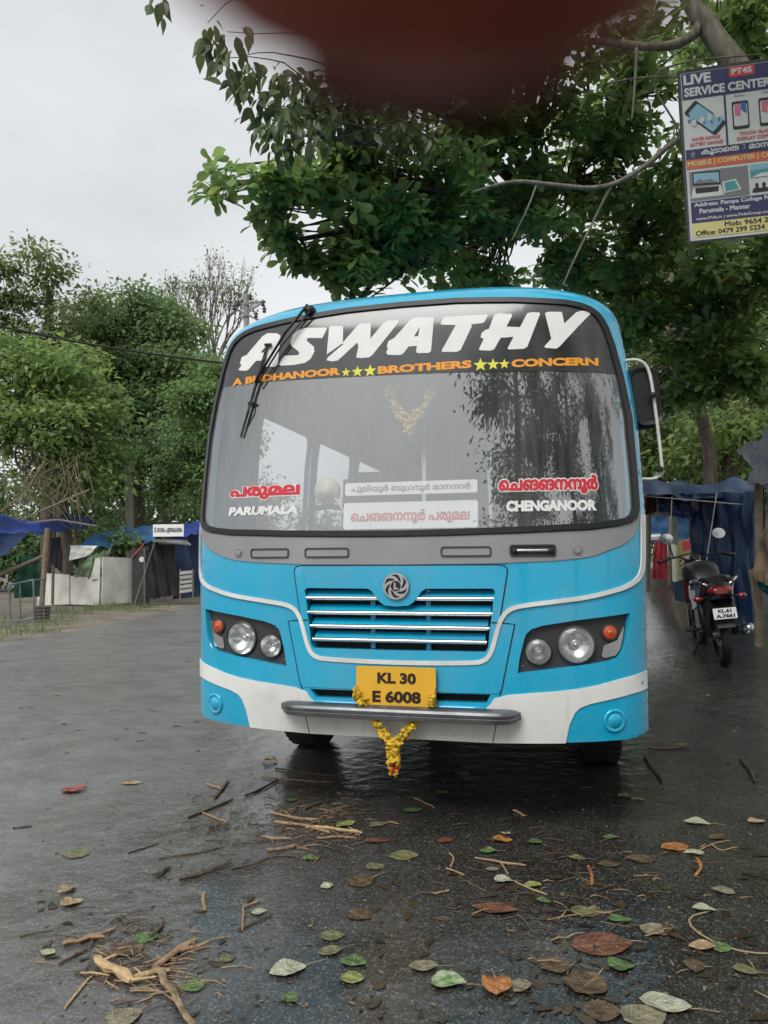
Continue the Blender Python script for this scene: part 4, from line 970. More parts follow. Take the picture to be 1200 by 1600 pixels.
def place_leaves(P, A, N_, S_, meshes, parent, lim):
    A, B, N_ = frames(A, N_)
    for i in range(min(lim, len(P))):
        M = Matrix(((A[i, 0], B[i, 0], N_[i, 0], 0), (A[i, 1], B[i, 1], N_[i, 1], 0), (A[i, 2], B[i, 2], N_[i, 2], 0), (0, 0, 0, 1)))
        o = bpy.data.objects.new('leaf', meshes[rnd.randrange(len(meshes))]); COL.objects.link(o); o.parent = parent
        o.matrix_local = Matrix.Translation(Vector(P[i]) - Vector(tR.location)) @ M @ Matrix.Scale(S_[i], 4)
place_leaves(P, A, N_, S_, dm, tR, 224)
hc = np.concatenate([inblob(*PB(520, 170, 6.3, 80, 80, .4, 40)), inblob(*PB(450, 170, 5.9, 60, 60, .3, 26)), inblob(*PB(600, 230, 6.6, 70, 60, .4, 26))])
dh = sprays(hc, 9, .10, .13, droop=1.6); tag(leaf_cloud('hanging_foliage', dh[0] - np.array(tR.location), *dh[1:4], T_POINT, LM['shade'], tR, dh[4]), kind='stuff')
tw = MB()
for q in hc[::2]: tw.tube(curve(Vector(q) + Vector((rnd.uniform(.2, .7), rnd.uniform(.1, .6), rnd.uniform(0, .4))), q, .1, 5), taper(.010, .004, 5), 4, cap=False)
for q in fr_[::2]:
    s_ = Vector(q) + Vector((rnd.uniform(.3, .9), rnd.uniform(.2, .8), rnd.uniform(.1, .5))); tw.tube(curve(s_, q, .1, 6), taper(.007, .003, 6), 4, cap=False)
for a_, e_ in (((640, 240, 6.8), (400, 205, 5.9)), ((700, 300, 7.3), (350, 285, 6.5)), ((760, 350, 8), (520, 390, 7.2))): tw.tube(curve(at(*a_), at(*e_), .08, 8), taper(.03, .008, 8), 6, cap=False)
tw.tube([at(560, 60, 6), at(640, 60, 6.5), at(760, 150, 7.6), at(850, 330, 10)], [.02, .035, .05, .09], 7, cap=False)
tw.v = [tuple(Vector(v) - tR.location) for v in tw.v]; tw.build('twigs', bark2, tR)
fr2 = np.concatenate([inblob(*PB(345, 288, 6.3, 24, 20, .15, 0)[:2], 2), inblob(*PB(420, 312, 6.4, 50, 30, .2, 0)[:2], 2), inblob(*PB(560, 290, 6.5, 60, 50, .2, 0)[:2], 3)])
P, A, N_, S_, tn = rosettes(fr2, 11, .17); place_leaves(P, A, N_, S_, rm, tR, 76)

# second tree at the right edge: limbs, signboard hangs before it, its crown shades the road
bQ = gp(4.9, 6.3)
tQ = thing('leaning_tree', 'pale barked tree at the right edge whose limbs reach over the signboard', 'tree', bQ); mb = MB()
def limb(pts, r0, r1): 
    q = [Vector(v) for v in smooth_path([tuple(p) for p in pts], 2)]; mb.tube(q, taper(r0, r1, len(q)), 9, cap=False, jit=.07)
limb([bQ, at(1420, 700, 6.4), at(1380, 500, 6.4), at(1290, 300, 6.4), at(1210, 180, 6.5), at(1140, 90, 6.6), at(1090, 20, 6.7), at(1050, -60, 6.8), at(950, -200, 7)], .17, .06)
limb([at(1100, 30, 6.7), at(1075, 66, 6.6), at(1020, 76, 6.5), at(930, 62, 6.6), at(860, 70, 6.7)], .055, .02)
limb([at(1210, 130, 6.9), at(1090, 205, 6.7), at(1050, 222, 6.5), at(1000, 268, 6.4), at(940, 297, 6.4), at(860, 288, 6.4), at(800, 281, 6.4), at(740, 300, 6.6)], .032, .012)
limb([at(955, 290, 6.4), at(930, 340, 6.5), at(900, 400, 6.5), at(880, 445, 6.6)], .014, .007)
limb([at(838, 290, 6.4), at(825, 325, 6.4), at(800, 375, 6.4)], .010, .004)
limb([at(1060, 200, 6.5), at(1010, 120, 6.5), at(1065, 95, 6.4), at(1190, 85, 6.4)], .010, .006)
limb([at(1060, 120, 6.4), at(1000, 120, 6.4), at(950, 130, 6.5)], .008, .004)
limb([at(995, 75, 6.5), at(993, 120, 6.5), at(988, 185, 6.5)], .018, .008)
limb([at(1300, 300, 6.4), (4.2, 3.5, 5.2), (3.6, 1, 6.2), (2.6, -2.5, 7)], .16, .05); limb([(3.6, 1, 6.2), (2.4, 1.5, 7), (1, 2, 7.6)], .06, .02)
limb([(4.0, 2.5, 5.6), (5.5, -1, 6.5), (5.5, -4, 7)], .09, .03)
blobQ = [((2.6, 5.0, 7.0), (1.5, 1.2, .5), 120), ((4.4, 5.8, 7.0), (1.5, 1.3, .6), 100), ((3.6, 1.0, 6.6), (1.9, 1.6, .9), 120), ((5.2, 4.0, 6.0), (1.8, 1.8, 1.0), 120), ((6.6, 7.0, 5.6), (2.0, 2.0, 1.0), 110), ((7.0, 1.0, 5.4), (2.0, 2.2, 1.2), 110), ((2.2, -2.8, 7.2), (2.0, 2.0, 1.0), 70), ((5.4, -3.5, 7.0), (2.0, 2.0, 1.1), 60), ((1.2, 2.1, 7.7), (1.3, 1.2, .6), 36), (at(1060, -70, 7), (1.0, 1.0, .6), 30), PB(1120, 50, 7.8, 70, 60, .7, 45), PB(1180, 120, 8.2, 60, 110, .6, 60), PB(1150, 400, 8.4, 80, 80, .6, 60), PB(720, 20, 7.2, 100, 50, .7, 50), PB(560, -20, 6.6, 90, 40, .5, 16)]  # out-of-view clumps over the motorcycle side added to block the sun
C = np.concatenate([inblob(*q) for q in blobQ])
for q in C[::3]:
    st = min([Vector(v) for v in mb.v[::9]], key=lambda w: (w - Vector(q)).length)
    if (st - Vector(q)).length < 2.5: mb.tube(curve(st, q, .1, 4), taper(.012, .005, 4), 4, cap=False)
mb.v = [tuple(Vector(v) - bQ) for v in mb.v]; mb.build('trunk', bark3, tQ, smooth=True)
d_ = rosettes(C, 11, .17); tag(leaf_cloud('crown', d_[0] - np.array(bQ), *d_[1:4], T_BIG, LM['near'], tQ, d_[4]), kind='stuff')

# trees behind the shelter on the right
for nm, lb_, px, Y, lean, bl, lm in (
    ('slender_tree', 'slender tree with yellowish leaves behind the blue tarp shelter', 1040, 19, -30, [(1020, 660, 18, 60, 50, 1.2, 60), (1075, 690, 19, 50, 40, 1, 45), (1000, 560, 19, 50, 60, 1.2, 40), (1000, 725, 19, 50, 30, 1, 36)], 'olive'),
    ('crooked_tree', 'crooked tree with pale green leaves beside the grey tarp', 1130, 17, 25, [(1130, 660, 17, 50, 55, 1, 45), (1170, 560, 17, 60, 60, 1.2, 40), (1110, 715, 17, 50, 35, 1, 36), (1190, 690, 17, 40, 50, 1, 34)], 'lime'),
    ('thin_tree', 'thin dark tree just right of the bus mirror', 1085, 24, -15, [(1050, 600, 24, 80, 60, 1.6, 60), (1120, 520, 24, 90, 60, 1.6, 50), (1180, 640, 24, 60, 70, 1.6, 60), (1080, 710, 24, 100, 50, 1.6, 90), (1060, 790, 25, 70, 40, 1.5, 70), (1150, 730, 22, 90, 40, 1.4, 90), (1010, 690, 22, 50, 60, 1.4, 60)], 'dark')):
    b = at(px, 860, Y); b.z = float(gz(b.x, b.y)) - .05
    tree(nm, lb_, b, [b, at(px + lean * .3, 760, Y), at(px + lean, 660, Y), at(px + lean * 1.4, 560, Y)], .19, [PB(*q) for q in bl], lm, size=.22, k=13, spread=.3, bark=bark2, group=None, twig=.6)
# trees standing behind the photographer, mirrored in the windscreen
for lb_, x, y, h in (('tall tree behind the photographer mirrored in the windscreen centre', -1.6, -11, 12), ('tall tree behind the photographer mirrored right of the windscreen centre', 3.2, -12, 12.5), ('spreading tree behind the photographer mirrored at the windscreen edge', 8.0, -9, 11)):
    b = gp(x, y); bl = [((x + rnd.uniform(-2.2, 2.2), y + rnd.uniform(-1.5, 1.5), h * rnd.uniform(.25, .95)), (1.4, 1.3, 1.2), 60) for _ in range(16)]
    tree('street_tree', lb_, b, [b, (x + .1, y, h * .3), (x - .2, y, h * .5), (x, y, h * .8)], .3, bl, 'dark', size=.26, k=10, spread=.3, bark=bark2, twig=.8)

# ================================================================== roadside stalls across the road
tarpblue = mat('tarp_blue', (.022, .050, .23), .40, var=.25, scale=2.5, bump=.5, bscale=7)
tarpnavy = mat('tarp_dark_blue', (.009, .030, .090), .42, var=.3, scale=2, bump=.5, bscale=6)
tarpsky = mat('tarp_sky_blue', (.03, .10, .22), .45, var=.3, scale=2, bump=.5, bscale=6)
bamboo = mat('bamboo', (.20, .15, .095), .6, var=.3, scale=14, bump=.3, bscale=30)
blackcloth = mat('black_cloth', (.026, .026, .028), .7, var=.3, scale=4, bump=.4, bscale=10)
greenet = mat('green_net', (.012, .075, .045), .7, var=.3, scale=9, bump=.4, bscale=40)
panelw = mat('stained_white_panel', (.55, .54, .49), .65, var=.25, scale=1.6, bump=.2, bscale=14, detail=7)
sheetw = mat('white_plastic_sheet', (.58, .58, .55), .5, var=.12, scale=3, bump=.4, bscale=8)
bluemetal = mat('blue_painted_steel', (.11, .15, .18), .5, var=.4, scale=8)
zinc = mat('zinc_sheet', (.42, .43, .43), .4, metal=.5, var=.2, scale=4)
wood = mat('weathered_wood', (.14, .115, .085), .7, var=.3, scale=10, bump=.4, bscale=25)
def cloth(name, corners, nu, nv, wr, m, parent=None, sag=0., off=None, ridge=None, rag=0.):
    a, b_, c_, d_ = [Vector(q) for q in corners]                     # a-b bottom/front, d-c top/back
    n = (b_ - a).cross(d_ - a).normalized(); ph = [rnd.uniform(0, 6.28) for _ in range(6)]
    def fn(u, v):
        p = a.lerp(b_, u).lerp(d_.lerp(c_, u), v)
        w = math.sin(u * 17 + ph[0] + 2 * math.sin(v * 3 + ph[1])) * .5 + math.sin(u * 31 + v * 6 + ph[2]) * .3 + math.sin(v * 13 + u * 5 + ph[3]) * .4 + math.sin((u + v) * 23 + ph[4]) * .2
        p = p + n * wr * w - Vector((0, 0, sag * (4 * u * (1 - u)) * (1 - v * .5)))
        if ridge: p = p + Vector((0, 0, ridge * max(0, 1 - abs(v - .55) * 2.2) * (.6 + .4 * math.sin(u * 9 + ph[5]))))
        if rag and v == 0: p = p + Vector((0, 0, rag * math.sin(u * 37 + ph[1])))
        return p
    mb = MB().grid(fn, nu, nv)
    if parent is not None: mb.v = [tuple(Vector(v) - parent.location) for v in mb.v]
    return mb.build(name, m, parent, smooth=True)
def loc(mb, o): mb.v = [tuple(Vector(v) - o.location) for v in mb.v]; return mb
def pole(name, a, b_, r, m, o, n=8, knots=0):
    a, b_ = Vector(a), Vector(b_); k = max(2, knots); pts = [a.lerp(b_, i / (k - 1)) for i in range(k)]
    mb = MB().tube(pts, [r * (1 + .0 * i) for i in range(k)], n)
    if knots:
        for i in range(1, k - 1): mb.tube([pts[i] - (b_ - a).normalized() * .02, pts[i] + (b_ - a).normalized() * .02], r * 1.18, n)
    return loc(mb, o).build(name, m, o, smooth=True, angle=40)
# stall under a blue tarp
sa = thing('tarp_stall', 'open stall under a sagging bright blue tarp at the left edge', 'stall', gnd(64, 958))
cloth('tarp_roof', [at(-110, 842, 15.5), at(134, 825, 28), at(150, 820, 30), at(-90, 800, 19)], 48, 18, .07, tarpblue, sa, sag=.08, ridge=.45, rag=.02)
cloth('hanging_tarp', [at(-80, 888, 16.5), at(8, 868, 17), at(47, 832, 18), at(-80, 838, 16)], 14, 8, .05, tarpnavy, sa)
p64 = gnd(64, 962); pole('bamboo_post', p64, at(74, 825, p64.y), .065, bamboo, sa, 8, 8)
p140 = gnd(141, 936); pole('bamboo_post', p140, at(116, 822, p140.y), .10, bamboo, sa, 8, 8)
p85 = gnd(82, 944); pole('dark_pole', p85, at(86, 780, p85.y), .05, wood, sa)
pole('cross_pole', at(-40, 915, 19), at(70, 868, 21), .05, wood, sa)
cloth('black_cloth', [at(78, 880, 24.5), at(98, 896, 24.5), at(96, 838, 24.5), at(76, 842, 24.5)], 8, 6, .06, blackcloth, sa)
cloth('green_net', [at(22, 935, 20.5), at(66, 932, 21), at(62, 868, 21), at(28, 868, 20.5)], 9, 8, .08, greenet, sa)
tb = thing('metal_table', 'empty pale blue steel table frame beside the bamboo post', 'table', gnd(35, 975)); y0 = 17.2
fr = [at(16, 972, y0), at(54, 966, y0), at(52, 906, y0), at(15, 914, y0)]
for a, b_ in ((0, 3), (1, 2), (2, 3), (0, 1)): pole('table_rail', fr[a], fr[b_], .020, bluemetal, tb)
bk = [v + Vector((-.1, .7, 0)) for v in fr]
for a, b_ in ((bk[0], bk[3]), (bk[1], bk[2]), (fr[2], bk[2]), (fr[3], bk[3])): pole('table_leg', a, b_, .016, bluemetal, tb)
bs = gnd(65, 968); mb = MB()
mb.lathe([(.17, 0), (.19, .06), (.17, .08), (.195, .14), (.175, .16), (.20, .22), (.18, .24), (.20, .30), (.17, .31), (.16, .05)], 14, Matrix.Translation((0, 0, 0)))
o = mb.build('basket', mat('basket_cane', (.11, .10, .07), .7, var=.3, scale=20), None); o.location = bs; tag(o, 'round ribbed basket at the foot of the bamboo post', 'basket')
# white panel hut
hb = thing('panel_hut', 'low white panel hut under a torn blue tarp', 'hut', gnd(150, 946))
def board(name, q, m, o, t=.05):
    a, b_, c_, d_ = [Vector(v) for v in q]; n = (b_ - a).cross(d_ - a).normalized() * t
    mb = MB().add([a, b_, c_, d_, a + n, b_ + n, c_ + n, d_ + n], [(0, 1, 2, 3), (7, 6, 5, 4), (0, 4, 5, 1), (1, 5, 6, 2), (2, 6, 7, 3), (3, 7, 4, 0)])
    return loc(mb, o).build(name, m, o)
yb = gnd(150, 946).y
board('wall_panel', [at(158, 946, yb), at(205, 941, yb + .8), at(206, 872, yb + .8), at(160, 870, yb)], panelw, hb)
board('wall_panel', [at(112, 944, yb + .6), at(156, 946, yb + .05), at(158, 904, yb + .05), at(112, 900, yb + .6)], panelw, hb)
board('wall_panel', [at(60, 946, yb + 1.2), at(110, 944, yb + .7), at(110, 898, yb + .7), at(60, 895, yb + 1.2)], panelw, hb)
board('wall_panel', [at(143, 905, yb + .1), at(157, 905, yb + .06), at(158, 872, yb + .06), at(150, 872, yb + .1)], panelw, hb)
cloth('white_sheet', [at(108, 876, yb), at(140, 868, yb), at(152, 853, yb), at(110, 852, yb)], 8, 5, .06, sheetw, hb)
stripe = mat('green_striped_tarp', (.16, .26, .13), .5, var=.75, scale=2.2, bump=.4, bscale=6)
cloth('striped_tarp', [at(114, 900, yb + .4), at(150, 902, yb + .4), at(176, 856, yb + 1.2), at(140, 868, yb + .8)], 10, 8, .10, stripe, hb)
cloth('blue_tarp', [at(108, 862, yb + .6), at(242, 846, yb + 1.6), at(242, 820, yb + 2.6), at(150, 832, yb + 2)], 16, 7, .10, tarpsky, hb)
for a, b_ in (((118, 902), (132, 868)), ((138, 904), (148, 872)), ((128, 900), (124, 872))): pole('roof_strut', at(*a, yb + .2), at(*b_, yb + .2), .03, wood, hb)
# curtained shop with a sign
yc = gnd(240, 944).y
sh = thing('curtain_shop', 'dark shack with a black curtain and zinc awning', 'shop', gnd(240, 944))
board('door_panel', [at(207, 946, yc), at(234, 944, yc), at(234, 852, yc), at(207, 860, yc)], mat('shop_dark_wood', (.03, .03, .032), .7, var=.3), sh)
cloth('curtain', [at(232, 937, yc - .1), at(280, 929, yc + .7), at(272, 852, yc + .7), at(231, 849, yc - .1)], 24, 10, .07, blackcloth, sh, rag=.02)
cloth('side_tarp', [at(272, 936, yc + 1), at(330, 930, yc + 2.4), at(330, 818, yc + 2.4), at(270, 830, yc + 1)], 14, 10, .08, tarpnavy, sh)
cloth('roof_tarp', [at(282, 838, yc + .2), at(330, 830, yc + 2), at(330, 812, yc + 3), at(284, 818, yc + 1.5)], 12, 6, .07, tarpblue, sh)
aw = MB(); A_ = [at(236, 846, yc - .5), at(299, 852, yc + .1), at(290, 844, yc + .9), at(242, 843, yc + .4)]
aw.grid(lambda u, v: A_[0].lerp(A_[1], u).lerp(A_[3].lerp(A_[2], u), v) + Vector((0, 0, .025 * math.sin(u * 90))), 60, 2); loc(aw, sh).build('zinc_awning', zinc, sh)
pole('prop_pole', gnd(208, 950), at(242, 846, yc - .4), .014, wood, sh); pole('prop_pole', at(206, 872, yc - .1), at(225, 850, yc), .025, mat('red_rope', (.35, .06, .04), .7), sh)
pole('door_post', at(226, 946, yc - .15), at(226, 856, yc - .15), .03, wood, sh); pole('sign_post', at(258, 842, yc - .1), at(252, 838, yc - .1), .02, wood, sh)
MB_ = MB().lathe([(.09, 0), (.09, .02), (.001, .022)], 16, Matrix.Translation(at(222, 874, yc - .06)) @ Matrix.Rotation(R(90), 4, 'X')); loc(MB_, sh).build('round_notice', sheetw, sh)
sg = thing('shop_sign', 'white rectangular shop sign with black lettering above the zinc awning', 'sign', at(263, 838, yc - .4))
board('sign_panel', [at(239, 838.5, yc - .4), at(287, 838, yc - .2), at(287, 819, yc - .2), at(239, 819.5, yc - .4)], boardwhite, sg, -.05)
s0_, s1_, s3_ = at(239, 838.5, yc - .4), at(287, 838, yc - .2), at(239, 819.5, yc - .4)
ex = (s1_ - s0_).normalized(); ey = (s3_ - s0_).normalized(); en = ex.cross(ey).normalized(); sw, shh = (s1_ - s0_).length, (s3_ - s0_).length
def sgmap(V, d): return np.array([tuple(s0_ + ex * p[0] + ey * p[1] + en * (.012 - d) - sg.location) for p in V])
sheet('sign_text', text_fit('ഭാഗയം പുതതകാലയം', sw * .13, sw * .95, shh * .24, shh * .72, .015), sgmap, ink, sg, rule='nz', smooth=False)
sheet('sign_text', [rrect(sw * .05, sw * .085, shh * .32, shh * .56, .02), ring(sw * .07, shh * .68, shh * .07, 10)], sgmap, ink, sg, smooth=False)
ct = thing('slatted_crate', 'pale slatted wooden crate standing beside the black curtain', 'crate', gnd(291, 937)); yk = yc + .2
for k in range(5): board('slat', [at(281, 898 + k * 7.2, yk), at(302, 896 + k * 7, yk + .3), at(302, 891 + k * 7, yk + .3), at(281, 893 + k * 7.2, yk)], panelw, ct)
for px in (281.5, 301.5): pole('crate_post', at(px, 938, yk + .02), at(px, 889, yk + .02), .03, wood, ct)
# grass tufts along the verge
def blades(name, label, spots, n, h, lm):
    B = np.concatenate([np.array(s)[None] + np.concatenate([rng.normal(0, w, (n, 2)), np.zeros((n, 1))], 1) for s, w in spots])
    A = rng.normal(0, .45, B.shape) + np.array([0, 0, 1.]); N_ = rng.normal(0, 1, B.shape)
    V = np.array([(0, .04, 0), (0, -.04, 0), (.6, .03, .05), (.6, -.03, .05), (1, 0, .18)])
    o = leaf_cloud(name, B, A, N_, h * rng.uniform(.5, 1.2, len(B)), (V, [(0, 1, 3), (0, 3, 2), (2, 3, 4)]), LM[lm]); return tag(o, label, 'grass', kind='stuff')
sp = [(tuple(gnd(px, py) - Vector((0, 0, .04))), .32) for px, py in ((20, 990), (45, 984), (70, 976), (100, 966), (118, 958), (135, 952), (150, 950), (165, 953), (185, 949), (210, 947), (40, 968), (90, 955), (5, 978), (230, 948), (-30, 1000), (145, 940), (160, 946), (170, 948), (192, 952))]
blades('grass', 'ragged green grass along the far road verge', sp, 60, .20, 'olive')
# pole with cross-arm, utility post, wires
conc = mat('concrete_pole', (.26, .25, .23), .8, var=.2, scale=5, bump=.3, bscale=20)
ep = gp(*at(386, 900, 24)[:2]); ea = thing('electric_pole', 'electric pole with cross-arms and insulators showing above the bus roof', 'pole', ep)
pole('pole_shaft', ep - Vector((0, 0, .1)), at(385, 460, 24), .10, conc, ea, 6)
for a, b_ in (((364, 477), (415, 471)), ((366, 482), (404, 500)), ((376, 497), (408, 474))): pole('cross_arm', at(*a, 23.9), at(*b_, 23.9), .045, zinc, ea, 4)
for px, py in ((391, 464), (411, 474), (372, 474), (413, 484), (366, 480), (400, 492)):
    mb = MB().lathe([(.03, -.1), (.07, -.06), (.035, -.02), (.08, .03), (.03, .08), (.02, .12)], 10, Matrix.Translation(at(px, py, 23.8))); loc(mb, ea).build('insulator', mat('insulator_brown', (.05, .035, .03), .3), ea, smooth=True)
up_ = gp(*at(205, 900, 29)[:2]); pz = thing('utility_post', 'weathered grey post standing among the dark trees behind the hut', 'post', up_)
pole('post_shaft', up_, at(201, 722, 29), .15, conc, pz, 8); pole('post_arm', at(194, 742, 28.9), at(212, 738, 28.9), .05, wood, pz, 5)
for k, (lab, a, mid, e, r) in enumerate((
    ('thick twisted black cable crossing the trees high up', (-60, 498, 20), (170, 545, 24), (386, 572, 26), .035),
    ('upper of the three thin wires crossing the trees lower down', (-60, 642, 21), (150, 681, 25), (345, 694, 27), .014),
    ('middle of the three thin wires crossing the trees lower down', (-60, 648, 21), (150, 688, 25), (345, 702, 27), .014),
    ('lowest thin wire running to the weathered grey post', (-60, 690, 22), (90, 718, 25), (205, 726, 29), .014))):
    pts = [Vector(q) for q in smooth_path([tuple(at(*a)), tuple(at(*mid)), tuple(at(*e))], 3)]
    tag(MB().tube(pts, r, 5).build('wire', black, None), lab, 'wire', 'overhead wires')

# ================================================================== right side: shelter, goods, motorcycle, tarp stall
rs = thing('tarp_shelter', 'shelter of dark blue tarpaulin behind the motorcycle', 'shelter', gnd(1100, 950))
cloth('tarp_roof', [at(985, 772, 11.0), at(1185, 772, 11.2), at(1175, 757, 13.5), at(985, 752, 13.5)], 40, 14, .06, tarpnavy, rs, ridge=.16, sag=.05, rag=.012)
cloth('tarp_side', [at(1082, 985, 11.4), at(1180, 985, 10.6), at(1186, 768, 10.8), at(1078, 772, 11.6)], 44, 22, .075, tarpnavy, rs)
cloth('tarp_back', [at(1000, 850, 16), at(1090, 850, 16), at(1090, 806, 16), at(1000, 806, 16)], 12, 6, .06, tarpsky, rs)
for px, pt, pb, Y in ((1088, 770, 960, 12.2), (1047, 770, 905, 14.5), (1012, 768, 915, 13.5), (1182, 765, 990, 10.7)):
    pole('shelter_post', at(px, pb + 10, Y), at(px + 2, pt, Y), .045, wood, rs)
cloth('red_hanging', [at(1008, 805, 13), at(1026, 800, 13), at(1026, 772, 13), at(1008, 772, 13)], 6, 5, .03, mat('maroon_cloth', (.09, .012, .015), .8, var=.3), rs)
bn = thing('red_cloth_bench', 'bench draped with a crimson cloth inside the blue shelter', 'bench', gnd(1030, 905))
cloth('red_cloth', [at(1018, 906, 15), at(1046, 904, 15), at(1044, 843, 15), at(1022, 847, 15)], 14, 8, .03, mat('crimson_cloth', (.28, .018, .030), .7, var=.3, scale=4, bump=.3, bscale=10), bn)
board('bench_top', [at(1010, 840, 15.1), at(1032, 838, 15.1), at(1032, 834, 15.4), at(1010, 836, 15.4)], sheetw, bn, -.06)
bx = thing('icecream_box', 'white and yellow lettered chest box beside the crimson cloth', 'box', gnd(1066, 905))
Yq = 14.6; q0, q1, q2 = at(1044, 903, Yq), at(1058, 912, Yq - .3), at(1086, 905, Yq - .1); hgt = 64 * Yq / F
for nm, a, b_, m in (('box_side', q0, q1, panelw), ('box_front', q1, q2, mat('faded_yellow_board', (.36, .33, .11), .55, var=.15))):
    board(nm, [a, b_, b_ + Vector((0, 0, hgt)), a + Vector((0, 0, hgt))], m, bx, -.02)
ex2 = (q2 - q1).normalized(); en2 = ex2.cross(Vector((0, 0, 1))).normalized(); wq = (q2 - q1).length
def bxmap(h):
    def f(V, d): return np.array([tuple(q1 + ex2 * p[0] + Vector((0, 0, p[1])) + en2 * (h - d) - bx.location) for p in V])
    return f
sheet('box_print', [[(wq * .35, hgt * .74), (wq, hgt * .74), (wq, hgt * .97), (wq * .35, hgt * .97)]], bxmap(.004), stickred, bx, smooth=False)
for k in range(3): sheet('box_print', [[(wq * .15, hgt * (.62 - k * .12)), (wq * (.9 - k * .15), hgt * (.62 - k * .12)), (wq * (.9 - k * .15), hgt * (.66 - k * .12)), (wq * .15, hgt * (.66 - k * .12))]], bxmap(.004), ink, bx, smooth=False)
cloth('loose_flap', [at(1035, 800, 11.3), at(1085, 815, 11.5), at(1080, 772, 11.5), at(1020, 772, 11.3)], 14, 8, .06, tarpnavy, rs)
for a, b_ in (((1006, 775), (1180, 790)), ((1120, 770), (1100, 900)), ((1050, 775), (1046, 850))): pole('guy_rope', at(*a, 11.1), at(*b_, 10.9), .007, sheetw, rs, 5)
cloth('hung_bag', [at(1050, 850, 13.5), at(1060, 852, 13.5), at(1058, 806, 13.5), at(1048, 806, 13.5)], 5, 6, .03, sheetw, rs)
# near tarp stall at the right edge
ns = thing('covered_stall', 'stall at the right edge covered with grey plastic and brown sacking', 'stall', gp(4.25, 7.6))
greyt = mat('grey_plastic_sheet', (.085, .092, .105), .45, var=.25, scale=3, bump=.6, bscale=7)
sack = mat('brown_sacking', (.17, .115, .07), .8, var=.35, scale=5, bump=.5, bscale=18)
teal = mat('teal_sheet', (.03, .16, .19), .6, var=.3, scale=4)
cloth('grey_cover', [at(1167, 756, 7.4), at(1250, 760, 6.8), at(1250, 640, 6.8), at(1196, 668, 7.4)], 16, 12, .03, greyt, ns, rag=.01)
cloth('grey_cover', [at(1150, 703, 7.7), at(1198, 757, 7.3), at(1203, 690, 7.3), at(1172, 690, 7.7)], 10, 10, .03, greyt, ns)
cloth('sacking', [at(1178, 905, 7.3), at(1260, 935, 6.6), at(1260, 740, 6.6), at(1194, 800, 7.3)], 16, 16, .04, sack, ns, rag=.015)
cloth('teal_skirt', [at(1188, 925, 7.35), at(1260, 955, 6.7), at(1260, 900, 6.7), at(1180, 898, 7.35)], 12, 6, .04, teal, ns)
cloth('side_cover', [at(1172, 880, 7.6), at(1190, 885, 7.5), at(1195, 755, 7.5), at(1180, 760, 7.6)], 8, 12, .03, tarpnavy, ns)
for px in (1185, 1240): pole('stall_post', at(px, 1010 if px < 1200 else 1050, 7.5), at(px, 700, 7.5), .04, wood, ns)
pole('stall_rail', at(1172, 890, 7.5), at(1185, 985, 7.5), .02, wood, ns)

# motorcycle
mroot = gp(3.60, 8.2); mc = thing('motorcycle', 'maroon and black motorcycle parked with its tail to the camera', 'motorcycle', mroot, R(7))
mc.rotation_euler = (0, R(-6), R(-13)); mc.scale = (1.07,) * 3
maroon = mat('maroon_paint', (.13, .010, .018), .2, var=.1, coat=.8); engine = mat('engine_alloy', (.16, .16, .16), .4, metal=.7, var=.3, scale=12)
seatblk = mat('seat_black', (.012, .012, .013), .38, var=.3, scale=12)
tl_ = mat('tail_lamp_red', (.22, .008, .010), .15, var=.12, coat=1)
def mwheel(y, r, nm):
    M = Matrix.Translation((0, y, r)) @ Matrix.Rotation(R(90), 4, 'Y'); w_ = MB()
    prof = [(r - .075 + .05 * math.cos(t) + .025, .05 * math.sin(t)) for t in np.linspace(0, 2 * math.pi, 13)]
    w_.lathe(prof, 32, M, close=False); o = w_.build(nm, tyre, mc, smooth=True)
    q = MB().lathe([(r - .08, -.03), (r - .10, -.02), (r - .10, .02), (r - .08, .03)], 28, M, close=False); q.tube([M @ Vector((0, 0, -.08)), M @ Vector((0, 0, .08))], .04, 10)
    for a in range(5): q.box(M @ Vector(((r - .1) / 2 * math.cos(a * 1.2566), (r - .1) / 2 * math.sin(a * 1.2566), 0)), (.02, .03, r - .1), M.to_3x3() @ Matrix.Rotation(a * 1.2566, 3, 'Z') @ Matrix.Rotation(R(90), 3, 'Y'))
    q.build('rim', engine, o, smooth=True, angle=40)
mwheel(0, .30, 'wheel'); mwheel(1.26, .30, 'wheel')
def body(name, secs, m, n=14):
    """secs: (y, z, half width, half height)"""
    b = MB(); vs = []
    for y, z, w_, h in secs:
        for k in range(n):
            t = 2 * math.pi * k / n; c_, s_ = math.cos(t), math.sin(t); vs.append((w_ * math.copysign(abs(c_) ** .75, c_), y, z + h * math.copysign(abs(s_) ** .75, s_)))
    b.add(vs, [(i * n + k, i * n + (k + 1) % n, (i + 1) * n + (k + 1) % n, (i + 1) * n + k) for i in range(len(secs) - 1) for k in range(n)] + [tuple(range(n)), tuple(range((len(secs) - 1) * n, len(secs) * n))[::-1]])
    return b.build(name, m, mc, smooth=True, angle=60)
body('seat', [(-.16, .86, .10, .03), (-.10, .85, .15, .05), (.15, .80, .16, .055), (.35, .77, .15, .05), (.52, .78, .11, .045)], seatblk)
body('fuel_tank', [(.46, .80, .09, .05), (.52, .86, .16, .11), (.68, .90, .19, .14), (.86, .90, .18, .13), (.98, .86, .10, .08)], seatblk)
